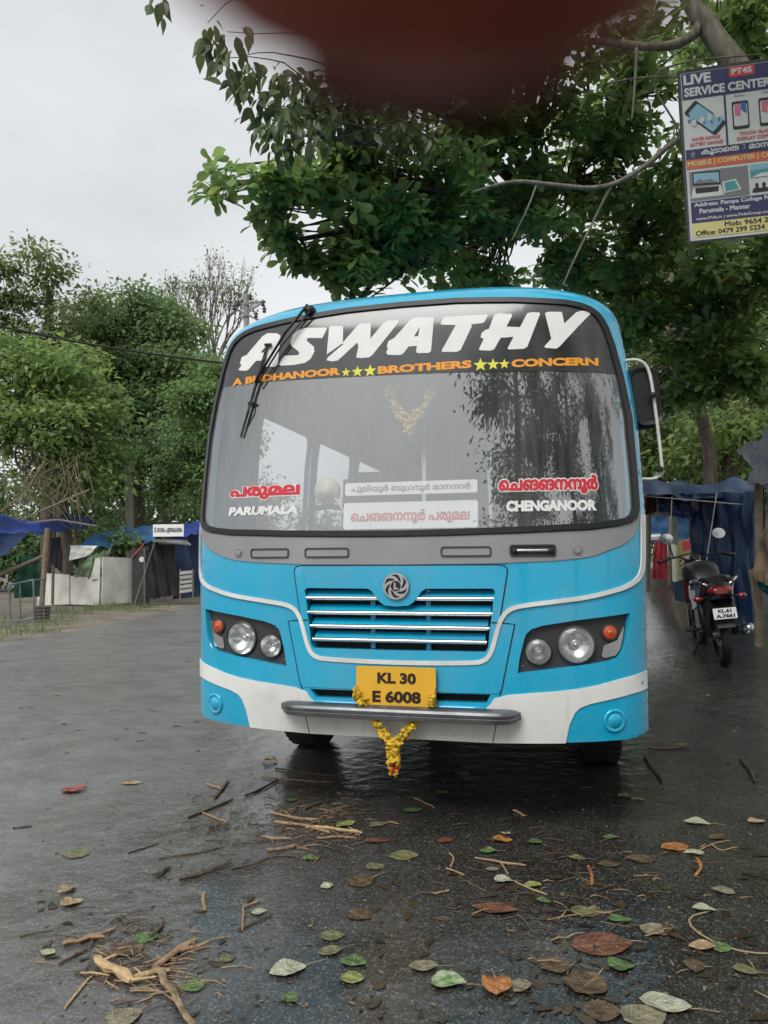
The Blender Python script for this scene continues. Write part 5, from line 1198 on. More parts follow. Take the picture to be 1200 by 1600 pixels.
for s in (-1, 1):
    b = MB(); b.add([(s * .15, -.20, .84), (s * .175, .10, .76), (s * .185, .42, .74), (s * .17, .42, .54), (s * .165, .10, .60), (s * .12, -.18, .74), (s * .10, -.20, .84), (s * .11, .10, .76), (s * .11, .42, .74), (s * .11, .42, .54), (s * .11, .10, .60), (s * .08, -.18, .74)],
                    [(0, 1, 4, 5), (1, 2, 3, 4), (6, 11, 10, 7), (7, 10, 9, 8), (0, 6, 7, 1), (1, 7, 8, 2), (2, 8, 9, 3), (3, 9, 10, 4), (4, 10, 11, 5), (5, 11, 6, 0)])
    b.build('side_panel', maroon, mc)
    b = MB(); b.add([(s * .20, .60, .86), (s * .27, .92, .82), (s * .26, .98, .62), (s * .19, .70, .60), (s * .16, .60, .84), (s * .20, .92, .80), (s * .19, .98, .62), (s * .15, .70, .60)], [(0, 1, 2, 3), (7, 6, 5, 4), (0, 4, 5, 1), (1, 5, 6, 2), (2, 6, 7, 3), (3, 7, 4, 0)])
    b.build('tank_shroud', maroon, mc)
    MB().tube([(s * .10, -.22, .80), (s * .19, -.12, .86), (s * .20, .12, .84), (s * .17, .28, .80)], .014, 7).build('grab_rail', chrome, mc, smooth=True)
    MB().tube([(s * .13, -.02, .30), (s * .15, .10, .70)], .032, 9).build('shock_absorber', black, mc, smooth=True)
    MB().tube([(s * .09, 1.26, .30), (s * .09, 1.04, .95)], .026, 9).build('fork', chrome, mc, smooth=True)
    bar_ = MB().tube([(s * .02, .92, 1.02), (s * .16, .94, 1.10), (s * .30, .86, 1.09), (s * .39, .80, 1.06)], .012, 8).build('handlebar', black, mc, smooth=True)
    MB().tube([(s * .29, .87, 1.09), (s * .40, .80, 1.06)], .021, 9).build('grip', seatblk, bar_, smooth=True); MB().tube([(s * .20, .96, 1.10), (s * .37, .90, 1.07)], .007, 6).build('lever', chrome, bar_)
    mr = MB().tube([(s * .22, .90, 1.10), (s * .25, .88, 1.22), (s * .27, .87, 1.28)], .008, 6).build('mirror', black, mc)
    M = Matrix.Translation((s * .275, .865, 1.315)) @ Matrix.Rotation(R(82), 4, 'X') @ Matrix.Rotation(R(s * 12), 4, 'Y') @ Matrix.Diagonal((1.25, 1, 1, 1)).to_4x4()
    MB().lathe([(.001, -.03), (.045, -.02), (.062, .0), (.060, .006)], 20, M, close=False).build('mirror_shell', black, mr, smooth=True); MB().lathe([(.058, .005), (.001, .007)], 20, M, close=False).build('mirror_glass', chrome, mr)
    MB().ell((s * .20, -.20, .68), (.045, .03, .028)).build('indicator', tl_, mc, smooth=True); MB().tube([(s * .05, -.16, .70), (s * .19, -.20, .68)], .010, 6).build('indicator_stalk', black, mc)
    MB().tube([(s * .12, .45, .33), (s * .26, .45, .33)], .018, 7).build('footpeg', black, mc)
body('tail_cowl', [(-.30, .76, .06, .035), (-.24, .77, .11, .06), (-.05, .78, .13, .07), (.10, .76, .12, .06)], seatblk)
body('tail_lamp', [(-.325, .745, .06, .025), (-.31, .75, .105, .038), (-.26, .755, .115, .042)], tl_)
MB().grid(lambda u, v: ((u - .5) * .16, -.10 - .24 * v, .66 - .16 * v - .10 * v * v), 3, 6).build('rear_mudguard', seatblk, mc, smooth=True)
pm = Matrix.Translation((0, -.345, .535)) @ Matrix.Rotation(R(78), 4, 'X')
np_ = sheet('number_plate', [rrect(-.105, .105, -.052, .052, .006)], flat(pm, .004), boardwhite, mc, thick=.006)
for tx, a, b_, z0, z1 in (('KL.61', -.06, .06, .006, .042), ('A.7661', -.085, .085, -.042, -.006)): sheet('plate_text', text_fit(tx, a, b_, z0, z1, .06), flat(pm, .0062), ink, np_, rule='nz', smooth=False)
MB().box((0, .55, .42), (.24, .34, .34), bev=.05).box((0, .72, .55), (.16, .16, .22), Matrix.Rotation(R(25), 3, 'X'), bev=.03).build('engine', engine, mc, smooth=True, angle=40)
MB().tube([(.14, .62, .36), (.18, .35, .28), (.19, .0, .32), (.20, -.35, .38)], [.025, .03, .05, .05], 12).build('exhaust', chrome, mc, smooth=True)
MB().tube([(-.08, .0, .30), (-.09, .45, .38)], .03, 6).build('swingarm', black, mc); MB().tube([(-.10, .42, .30), (-.26, .50, -.02)], .014, 6).build('side_stand', black, mc)
body('headlamp_cowl', [(.98, .98, .10, .08), (1.06, 1.0, .12, .11), (1.16, .97, .10, .10), (1.20, .95, .06, .06)], maroon)
MB().lathe([(.05, 0), (.055, .02), (.04, .03), (.001, .032)], 18, Matrix.Translation((0, .92, 1.07)) @ Matrix.Rotation(R(35), 4, 'X')).build('speedometer', black, mc, smooth=True)
MB().grid(lambda u, v: ((u - .5) * .12, 1.26 + .31 * math.cos(R(20 + 130 * v)), .30 + .33 * math.sin(R(20 + 130 * v))), 3, 10).build('front_mudguard', maroon, mc, smooth=True)
MB().lathe([(.032, 0), (.032, .008), (.02, .014), (.001, .015)], 16, Matrix.Translation((0, .74, 1.035))).build('tank_cap', chrome, mc, smooth=True)

# ================================================================== signboard hung in the tree
W_, H_ = 1.22, 1.46
tlp = at(1060, 113, 6.3); blp = at(1076, 379, 6.3)
ez = (tlp - blp).normalized(); exs = Vector((math.cos(R(-11)), math.sin(R(-11)), .012)); exs = (exs - ez * exs.dot(ez)).normalized(); ens = exs.cross(ez).normalized()
H_ = (tlp - blp).length
sb = thing('signboard', 'printed phone repair signboard hanging in the tree at the upper right', 'signboard', blp)
def sbm(h):
    def f(V, d): return np.array([tuple(exs * p[0] + ez * p[1] + ens * (h - d)) for p in V])
    return f
def col(n, c, **k): return mat('print_' + n, c, .5, var=.05, **k)
navy, pwhite, pred, porange, pyel, pgrey = col('navy', (.035, .034, .105)), col('white', (.56, .57, .56)), col('red', (.50, .06, .07)), col('orange', (.55, .12, .06)), col('cream_yellow', (.60, .54, .22)), col('grey', (.18, .18, .19))
pteal, psky, pink, pblk, pbluep = col('teal', (.06, .28, .30)), col('sky', (.22, .42, .52)), col('pink', (.55, .16, .22)), col('black', (.02, .02, .025)), col('blue', (.06, .12, .36))
h = H_ / 1.0
def sr(x0, x1, y0, y1, m, lev=1, name='print_panel', r=0): return sheet(name, [rrect(x0, x1, y0 * h, y1 * h, r) if r else [(x0, y0 * h), (x1, y0 * h), (x1, y1 * h), (x0, y1 * h)]], sbm(.002 + .0012 * lev), m, sb, smooth=False)
def stx(s, x0, x1, y0, y1, m, lev=2, bold=.04): return sheet('print_text', text_fit(s, x0, x1, y0 * h, y1 * h, bold), sbm(.002 + .0012 * lev), m, sb, rule='nz', smooth=False)
def sp_(L, m, lev=2, name='print_picture'): return sheet(name, [[(x, y * h) for x, y in l] for l in L], sbm(.002 + .0012 * lev), m, sb, smooth=False)
sheet('sign_panel', [[(0, 0), (W_, 0), (W_, H_), (0, H_)]], sbm(0.), pwhite, sb, thick=.03, smooth=False)
for a, b_ in (((0, 0), (0, 1)), ((0, 1), (W_, 1)), ((0, 0), (W_, 0)), ((W_, 0), (W_, 1))):
    mb = MB().tube([exs * a[0] + ez * a[1] * h, exs * b_[0] + ez * b_[1] * h], .014, 4); mb.build('sign_frame', dullmetal, sb)
sr(.02, W_ - .02, .83, .985, navy); stx('LIVE', .035, .255, .915, .975, pwhite); stx('SERVICE CENTER', .035, .72, .845, .898, pwhite)
sr(.40, .60, .925, .985, pred, 2, r=.008); stx('PT4S', .42, .58, .938, .974, pwhite, 3)
sr(.345, .362, .535, .83, navy); sr(.02, W_ - .02, .475, .535, navy); sr(.02, W_ - .02, .42, .475, porange); stx('MOBILE | COMPUTER | CCTV | ELECT', .03, .96, .430, .466, pyel, 2, .03)
sp_([star(.075, .505, .026)], pgrey); stx('കൂടാെത 3 മാസ വ', .14, .78, .488, .528, pwhite, 2, .03)
ph = Matrix.Rotation(R(-40), 2)
def phone(cx, cy, w, hh, rot, body_, scr):
    for (ww, h2, m, lv) in ((w, hh, body_, 2), (w * .84, hh * .80, scr, 3)):
        L = rrect(-ww / 2, ww / 2, -h2 / 2, h2 / 2, .015); c_, s_ = math.cos(R(rot)), math.sin(R(rot))
        sp_([[(cx + x * c_ - y * s_, cy + (x * s_ + y * c_) / h) for x, y in L]], m, lv)
phone(.19, .71, .14, .33, 46, pblk, psky)
for k in range(14): sp_([ring(.06 + k * .02, .70 + .02 * math.sin(k * 1.9), .010 + .006 * (k % 3), 7)], (pbluep, psky, pwhite)[k % 3], 4)
stx('WATER DAMAGE', .07, .30, .582, .602, pred, 2, .03); stx('BATTERY DAMAGE', .06, .32, .552, .572, pred, 2, .03)
for x in (.47, .68, .90): phone(x, .70, .13, .24, 0, pblk, pwhite); sp_([[(x - .045, .70), (x, .69), (x, .765), (x - .045, .76)]], pink, 4); sp_([[(x + .002, .73), (x + .048, .70), (x + .048, .77), (x + .004, .77)]], pbluep, 4)
stx('Before', .43, .51, .806, .820, pgrey, 2, .01); stx('After', .65, .72, .806, .820, pgrey, 2, .01)
stx('TOUCH GLASS', .45, .70, .582, .602, pred, 2, .03); stx('DISPLAY COMBO', .43, .73, .552, .572, pred, 2, .03)
sr(.035, .50, .235, .405, pgrey); sp_([[(.06, .325), (.28, .315), (.28, .395), (.06, .40)]], pblk, 2); sp_([[(.07, .333), (.27, .325), (.27, .385), (.07, .392)]], psky, 3); sp_([[(.07, .333), (.27, .325), (.20, .352), (.15, .345), (.11, .360)]], pgrey, 4); sp_([[(.04, .25), (.30, .25), (.28, .31), (.06, .31)]], pwhite, 3); sp_([[(.08, .275), (.26, .275), (.265, .305), (.075, .308)]], pblk, 4)
sp_([[(.30, .26), (.44, .27), (.40, .335), (.29, .325)]], pwhite, 3); sp_([[(.315, .268), (.42, .276), (.39, .327), (.305, .318)]], pteal, 4)
sr(.515, .86, .33, .405, pteal); sp_([[(.515, .37), (.86, .375), (.86, .405), (.515, .405)]], psky, 2); sp_([[(.515, .33), (.86, .33), (.86, .345), (.60, .352)]], pwhite, 3)
sp_([[(.52, .245), (.86, .245), (.86, .262), (.53, .268)]], pblk); 
for x in np.arange(.56, .86, .055): sp_([ring(x, .285, .014, 8), [(x - .016, .262), (x + .016, .262), (x + .012, .276), (x - .012, .276)]], pblk)
sr(.035, W_ - .02, .105, .228, navy); stx('Address: Pampa College Road', .06, .72, .192, .222, pwhite, 2, .03); stx('Parumala - Mannar', .10, .50, .158, .186, pwhite, 2, .03); stx('www.Pt4s.in | www.Pt4sGroup.com', .07, .66, .115, .138, pwhite, 2, .02)
sr(.035, W_ - .02, .022, .105, pyel); stx('Mob: 9654 293 5', .29, .75, .068, .098, pblk, 2, .03); stx('Office: 0479 299 5234', .06, .60, .030, .060, pblk, 2, .03)
for x in (.12, .95): MB().tube([exs * x + ez * h, exs * (x + .03) + ez * (h + .30) + ens * -.12], .006, 5).build('hanging_wire', dullmetal, sb)

# ================================================================== fallen leaves and broken twigs on the asphalt
def litter_mat(name, a, b, vein):
    m = bpy.data.materials.new(name); m.use_nodes = True; t = m.node_tree; p = t.nodes['Principled BSDF']; N = t.nodes.new; Lk = t.links.new
    tc = N('ShaderNodeTexCoord'); n = N('ShaderNodeTexNoise'); n.inputs['Scale'].default_value = 3.2; n.inputs['Detail'].default_value = 6
    oi = N('ShaderNodeObjectInfo'); ad = N('ShaderNodeVectorMath'); ad.operation = 'ADD'
    Lk(tc.outputs['Object'], ad.inputs[0]); Lk(oi.outputs['Location'], ad.inputs[1]); Lk(ad.outputs[0], n.inputs['Vector'])
    r = N('ShaderNodeValToRGB'); e = r.color_ramp.elements; e[0].position = .40; e[1].position = .62; e[0].color = (*a, 1); e[1].color = (*b, 1)
    Lk(n.outputs[0], r.inputs[0]); p.inputs['Roughness'].default_value = .34
    sx = N('ShaderNodeSeparateXYZ'); Lk(tc.outputs['Object'], sx.inputs[0])
    def M_(op, a_, b_=None):
        k = N('ShaderNodeMath'); k.operation = op
        for i_, q_ in enumerate((a_, b_)):
            if q_ is None: continue
            if isinstance(q_, float): k.inputs[i_].default_value = q_
            else: Lk(q_, k.inputs[i_])
        return k.outputs[0]
    ay = M_('ABSOLUTE', sx.outputs[1]); mid_ = M_('LESS_THAN', ay, .014)
    side = M_('GREATER_THAN', M_('SINE', M_('MULTIPLY', M_('SUBTRACT', sx.outputs[0], M_('MULTIPLY', ay, .8)), 52.0)), .93)
    vm = M_('MULTIPLY', M_('MAXIMUM', mid_, side), .45)
    mx = N('ShaderNodeMixRGB'); Lk(vm, mx.inputs[0]); Lk(r.outputs[0], mx.inputs[1]); mx.inputs[2].default_value = (*[min(1, c * 1.7 + .04) for c in b], 1)
    Lk(mx.outputs[0], p.inputs['Base Color'])
    bpn = N('ShaderNodeBump'); bpn.inputs['Strength'].default_value = .5; bpn.inputs['Distance'].default_value = .1; Lk(n.outputs[0], bpn.inputs['Height']); Lk(bpn.outputs[0], p.inputs['Normal'])
    return m
LC = dict(green=litter_mat('litter_green', (.050, .100, .028), (.110, .180, .055), 0), olive=litter_mat('litter_olive', (.10, .105, .045), (.17, .165, .075), 0), pale=litter_mat('litter_pale', (.27, .28, .19), (.38, .38, .28), 0),
          yellow=litter_mat('litter_yellow', (.30, .27, .09), (.13, .20, .05), 0), orange=litter_mat('litter_orange', (.26, .090, .022), (.36, .16, .045), 0), rust=litter_mat('litter_rust', (.085, .035, .020), (.16, .066, .034), 0),
          red=litter_mat('litter_red', (.22, .035, .035), (.30, .06, .05), 0), tan=litter_mat('litter_tan', (.26, .17, .085), (.38, .27, .15), 0), brown=litter_mat('litter_brown', (.050, .034, .018), (.11, .075, .038), 0),
          grey=litter_mat('litter_grey', (.14, .125, .080), (.22, .20, .125), 0), patch=litter_mat('litter_pale_green', (.36, .38, .25), (.07, .20, .05), 0))
def leaf_shape(kind, curl, seed):
    q = random.Random(seed); n = 13; vs = []; asp = {'oval': .34, 'round': .42, 'long': .24, 'heart': .44}[kind]
    for i in range(n):
        t = i / (n - 1); w = asp * math.sin(math.pi * min(1, t ** {'oval': .9, 'round': .8, 'long': .9, 'heart': .55}[kind])) ** .8 if 0 < i < n - 1 else 0
        for j in range(-2, 3):
            v = j / 2; e = 1 + (q.uniform(-.05, .05) if abs(j) == 2 else 0); x = t - .5; y = w * v * e
            z = curl * (abs(v) ** 2 * .30 * w / asp + .16 * math.sin(t * 5 + seed) + .10 * math.sin(t * 9 + v * 4 + seed)) + q.uniform(0, .03) * curl
            vs.append((x, y, z))
    f = [(i * 5 + j, i * 5 + j + 1, (i + 1) * 5 + j + 1, (i + 1) * 5 + j) for i in range(n - 1) for j in range(4)]
    zmin = min(v[2] for v in vs); vs = [(x, y, z - zmin) for x, y, z in vs]
    return vs, f
LEAVES = [  # px, py, length px, colour, kind, turn, curl, stem, label
 (115, 1238, 40, 'red', 'oval', 10, .8, 0, 'single curled red leaf lying alone on the open road'),
 (205, 1226, 32, 'tan', 'long', 5, .3, 0, 'flat tan leaf to the right of the red leaf'),
 (421, 1191, 30, 'tan', 'round', 0, 1, 0, 'crumpled tan leaf just in front of the left bus tyre'),
 (105, 1394, 30, 'tan', 'oval', 40, .9, 0, 'upper of two yellow-tan leaves lying close together'),
 (112, 1415, 34, 'tan', 'round', 20, .7, 0, 'lower of two yellow-tan leaves lying close together'),
 (118, 1335, 46, 'olive', 'round', 0, .1, 0, 'flattened olive leaf above the two yellow-tan leaves'),
 (74, 1492, 27, 'pale', 'oval', -10, .3, 0, 'small pale leaf left of the split wood'),
 (197, 1487, 54, 'brown', 'round', 15, .15, 0, 'flat brown leaf behind the pale split wood'),
 (226, 1470, 40, 'green', 'heart', 70, .15, 0, 'wet green leaf overlapping a flat brown leaf'),
 (450, 1521, 62, 'pale', 'oval', 12, .4, 1, 'large pale leaf with a long stem pointing right'),
 (553, 1503, 44, 'green', 'heart', 80, .3, 0, 'bright green leaf touching a yellow one at the lower middle'),
 (550, 1530, 42, 'yellow', 'round', 100, .2, 0, 'yellow-green leaf touching the bright green leaf'),
 (455, 1564, 30, 'green', 'heart', -30, .5, 1, 'small fresh green leaf near the lower edge'),
 (516, 1491, 42, 'olive', 'oval', 10, .2, 1, 'olive leaf above the large pale stemmed leaf'),
 (520, 1465, 40, 'olive', 'round', 5, .1, 0, 'dull olive leaf pressed flat above the stemmed olive leaf'),
 (300, 1545, 40, 'green', 'round', 10, .1, 0, 'dark green leaf pressed flat right of the thick stick'),
 (195, 1592, 56, 'grey', 'round', 25, .15, 1, 'grey-green leaf cut by the lower edge of the picture'),
 (510, 1387, 24, 'pale', 'round', 20, .5, 0, 'small whitish leaf in the middle of the road'),
 (540, 1290, 38, 'yellow', 'oval', 20, .5, 0, 'yellow-green leaf lying on the twig pile'),
 (455, 1253, 24, 'green', 'oval', 10, .4, 0, 'little green leaf behind the twig pile'),
 (528, 1258, 24, 'grey', 'round', -10, .3, 0, 'little grey leaf behind the twig pile'),
 (485, 1343, 30, 'green', 'oval', 5, .2, 0, 'dark green leaf in front of the twig pile'),
 (590, 1290, 36, 'olive', 'oval', 30, .2, 0, 'olive leaf right of the twig pile'),
 (590, 1317, 44, 'rust', 'long', 5, .2, 0, 'dark red-brown leaf right of the twig pile'),
 (586, 1357, 34, 'olive', 'round', 5, .2, 0, 'olive leaf below the dark red-brown leaf'),
 (565, 1378, 50, 'brown', 'round', 20, .2, 1, 'wet brown leaf with a stem left of the pale leaf row'),
 (562, 1432, 46, 'brown', 'round', -20, .1, 0, 'dull brown leaf pressed into the road above the bright green pair'),
 (405, 1428, 26, 'pale', 'round', 10, .2, 0, 'tiny pale leaf beside the forked twig'),
 (355, 1503, 30, 'olive', 'oval', 20, .1, 0, 'olive leaf pressed flat right of the splintered wood'),
 (724, 1213, 26, 'green', 'round', 90, .5, 0, 'upright green leaf under the bus bumper'),
 (690, 1240, 26, 'green', 'oval', 0, .3, 0, 'dark green leaf in the bus shadow'),
 (645, 1268, 38, 'green', 'oval', 10, .3, 0, 'wide green leaf at the edge of the bus shadow'),
 (976, 1247, 26, 'green', 'oval', 10, .6, 0, 'green leaf in front of the right bus tyre'),
 (997, 1251, 24, 'grey', 'long', 0, .3, 0, 'narrow grey leaf touching the green leaf by the tyre'),
 (1089, 1288, 40, 'pale', 'oval', -15, .4, 1, 'pale oval leaf with a stem to its left on the dark road'),
 (1182, 1285, 30, 'tan', 'oval', 5, .3, 0, 'tan leaf at the right edge beside the pale oval leaf'),
 (785, 1315, 34, 'orange', 'oval', -5, .6, 0, 'bright orange curled leaf in front of the bus'),
 (790, 1304, 20, 'pale', 'long', -20, .6, 0, 'small white leaf tip behind the orange leaf'),
 (837, 1319, 26, 'green', 'heart', -30, .6, 1, 'cupped green leaf right of the orange leaf'),
 (763, 1333, 30, 'green', 'oval', 0, .4, 1, 'flat green leaf below the orange leaf'),
 (955, 1311, 28, 'green', 'oval', 0, .2, 0, 'dull green leaf right of the cupped green leaf'),
 (902, 1344, 28, 'olive', 'oval', -10, .3, 1, 'olive leaf below the dull green leaf'),
 (630, 1340, 54, 'olive', 'oval', 5, .2, 0, 'big flat olive leaf in the centre of the road'),
 (770, 1360, 24, 'grey', 'oval', 0, .2, 0, 'small grey leaf under the flat green leaf'),
 (1055, 1327, 48, 'orange', 'oval', 5, .3, 0, 'dull orange leaf beneath the curled vine'),
 (1085, 1336, 32, 'pale', 'oval', 0, .4, 0, 'pale leaf beside the dull orange leaf'),
 (787, 1378, 32, 'pale', 'heart', -5, .5, 1, 'white heart-shaped leaf with a long stem'),
 (832, 1386, 32, 'yellow', 'oval', 5, .3, 0, 'yellowish leaf beside the white heart-shaped leaf'),
 (849, 1412, 24, 'green', 'oval', -10, .4, 0, 'small green leaf below the yellowish leaf'),
 (772, 1422, 78, 'rust', 'long', -8, .2, 0, 'long rust-red leaf below the white heart-shaped leaf'),
 (1000, 1346, 46, 'brown', 'oval', -5, .2, 0, 'brown leaf left of the curled vine'),
 (952, 1352, 40, 'brown', 'oval', 0, .1, 0, 'flat brown leaf left of another brown leaf'),
 (1130, 1396, 36, 'grey', 'oval', -20, .3, 0, 'grey leaf above the long pale vine'),
 (1100, 1423, 36, 'pale', 'oval', -5, .5, 1, 'pale green leaf at the top of the long pale vine'),
 (968, 1440, 38, 'green', 'oval', 0, .3, 0, 'green leaf in the middle of the brown leaf litter'),
 (915, 1427, 50, 'olive', 'oval', 0, .2, 1, 'olive leaf with a stem left of the green leaf'),
 (1020, 1455, 42, 'grey', 'round', 20, .4, 0, 'torn grey leaf right of the green leaf'),
 (940, 1479, 100, 'rust', 'oval', 0, .15, 0, 'largest rust-red leaf in the brown leaf litter'),
 (1097, 1482, 40, 'tan', 'oval', -5, .4, 0, 'tan leaf under the long pale vine'),
 (1125, 1482, 34, 'green', 'round', 60, .3, 0, 'green leaf tucked behind the tan leaf'),
 (972, 1514, 44, 'green', 'heart', 5, .4, 1, 'fresh green leaf with a stem below the largest rust-red leaf'),
 (868, 1512, 52, 'brown', 'round', 10, .3, 0, 'crumpled brown leaf left of the fresh green leaf'),
 (918, 1542, 76, 'brown', 'round', 30, .3, 1, 'wide torn brown leaf below the fresh green leaf'),
 (662, 1514, 48, 'grey', 'oval', 0, .4, 1, 'grey-brown leaf above the white and green leaf'),
 (702, 1539, 58, 'patch', 'heart', -10, .4, 1, 'white leaf with a green centre at the lower middle'),
 (775, 1546, 54, 'orange', 'round', 80, 1, 1, 'crumpled orange-brown leaf beside the white and green leaf'),
 (815, 1546, 42, 'grey', 'oval', 30, .5, 0, 'pale torn leaf right of the crumpled orange leaf'),
 (1165, 1518, 38, 'olive', 'oval', -15, .3, 1, 'olive leaf at the lower right edge'),
 (1040, 1576, 74, 'pale', 'oval', -12, .5, 1, 'big whitish leaf with a long stem at the lower right'),
 (1008, 1594, 74, 'grey', 'round', 10, .3, 0, 'large grey leaf cut off by the lower edge'),
 (942, 1586, 60, 'brown', 'round', 0, .2, 0, 'large brown leaf left of the cut-off grey leaf'),
 (1085, 1512, 44, 'brown', 'oval', 60, .2, 0, 'dark brown leaf under the tan leaf'),
 (695, 1315, 30, 'rust', 'oval', 10, .2, 0, 'small rust leaf behind the big flat olive leaf'),
 (1120, 1310, 34, 'brown', 'oval', 20, .1, 0, 'flat brown leaf right of the dull orange leaf')]
stemm = mat('leaf_stem', (.28, .22, .13), .6, var=.2)
for i, (px, py, ln, cc, kd, turn, curl, stem, lab) in enumerate(LEAVES):
    c_ = gnd(px, py); d_ = (c_ - Vector((0, 0, CAM_H))).length; L = ln * d_ / F * .84; curl *= .6
    vs, f = leaf_shape(kd, curl, i + 3); me = bpy.data.meshes.new('fallen_leaf'); me.from_pydata(vs, [], f); me.update(); me.polygons.foreach_set('use_smooth', [True] * len(f))
    o = link('fallen_leaf', me, LC[cc]); o.location = c_ + Vector((0, 0, .004)); o.scale = (L, L * 1.08, L * .6); a_ = math.atan2(math.sin(R(turn)) * 1.9, math.cos(R(turn)))
    o.rotation_euler = (rnd.uniform(-.05, .05), rnd.uniform(-.04, .04), a_ + (math.pi if rnd.random() < .4 and not stem else 0)); tag(o, lab, 'leaf', 'leaves fallen on the wet asphalt')
    if stem:
        s_ = MB().tube([(.46, 0, .03), (.65, .02, .06), (.85, .06, .03), (1.02, .08, .02)], [.018, .014, .012, .012], 5); s_.build('leaf_stem', stemm, o)
def gpath(P, z): return [gnd(*p) + Vector((0, 0, z)) for p in P]
paleW = mat('split_wood', (.40, .28, .15), .7, var=.3, scale=25, bump=.5, bscale=60); twigm = mat('twig_bark', (.085, .060, .040), .7, var=.35, scale=30, bump=.4, bscale=60); tanw = mat('peeled_twig', (.26, .17, .095), .65, var=.3, scale=25, bump=.3, bscale=60)
darkw = mat('wet_dark_twig', (.030, .022, .017), .5, var=.3, scale=30)
barkw = mat('mottled_bark', (.20, .145, .085), .75, var=.55, scale=30, bump=.6, bscale=60)
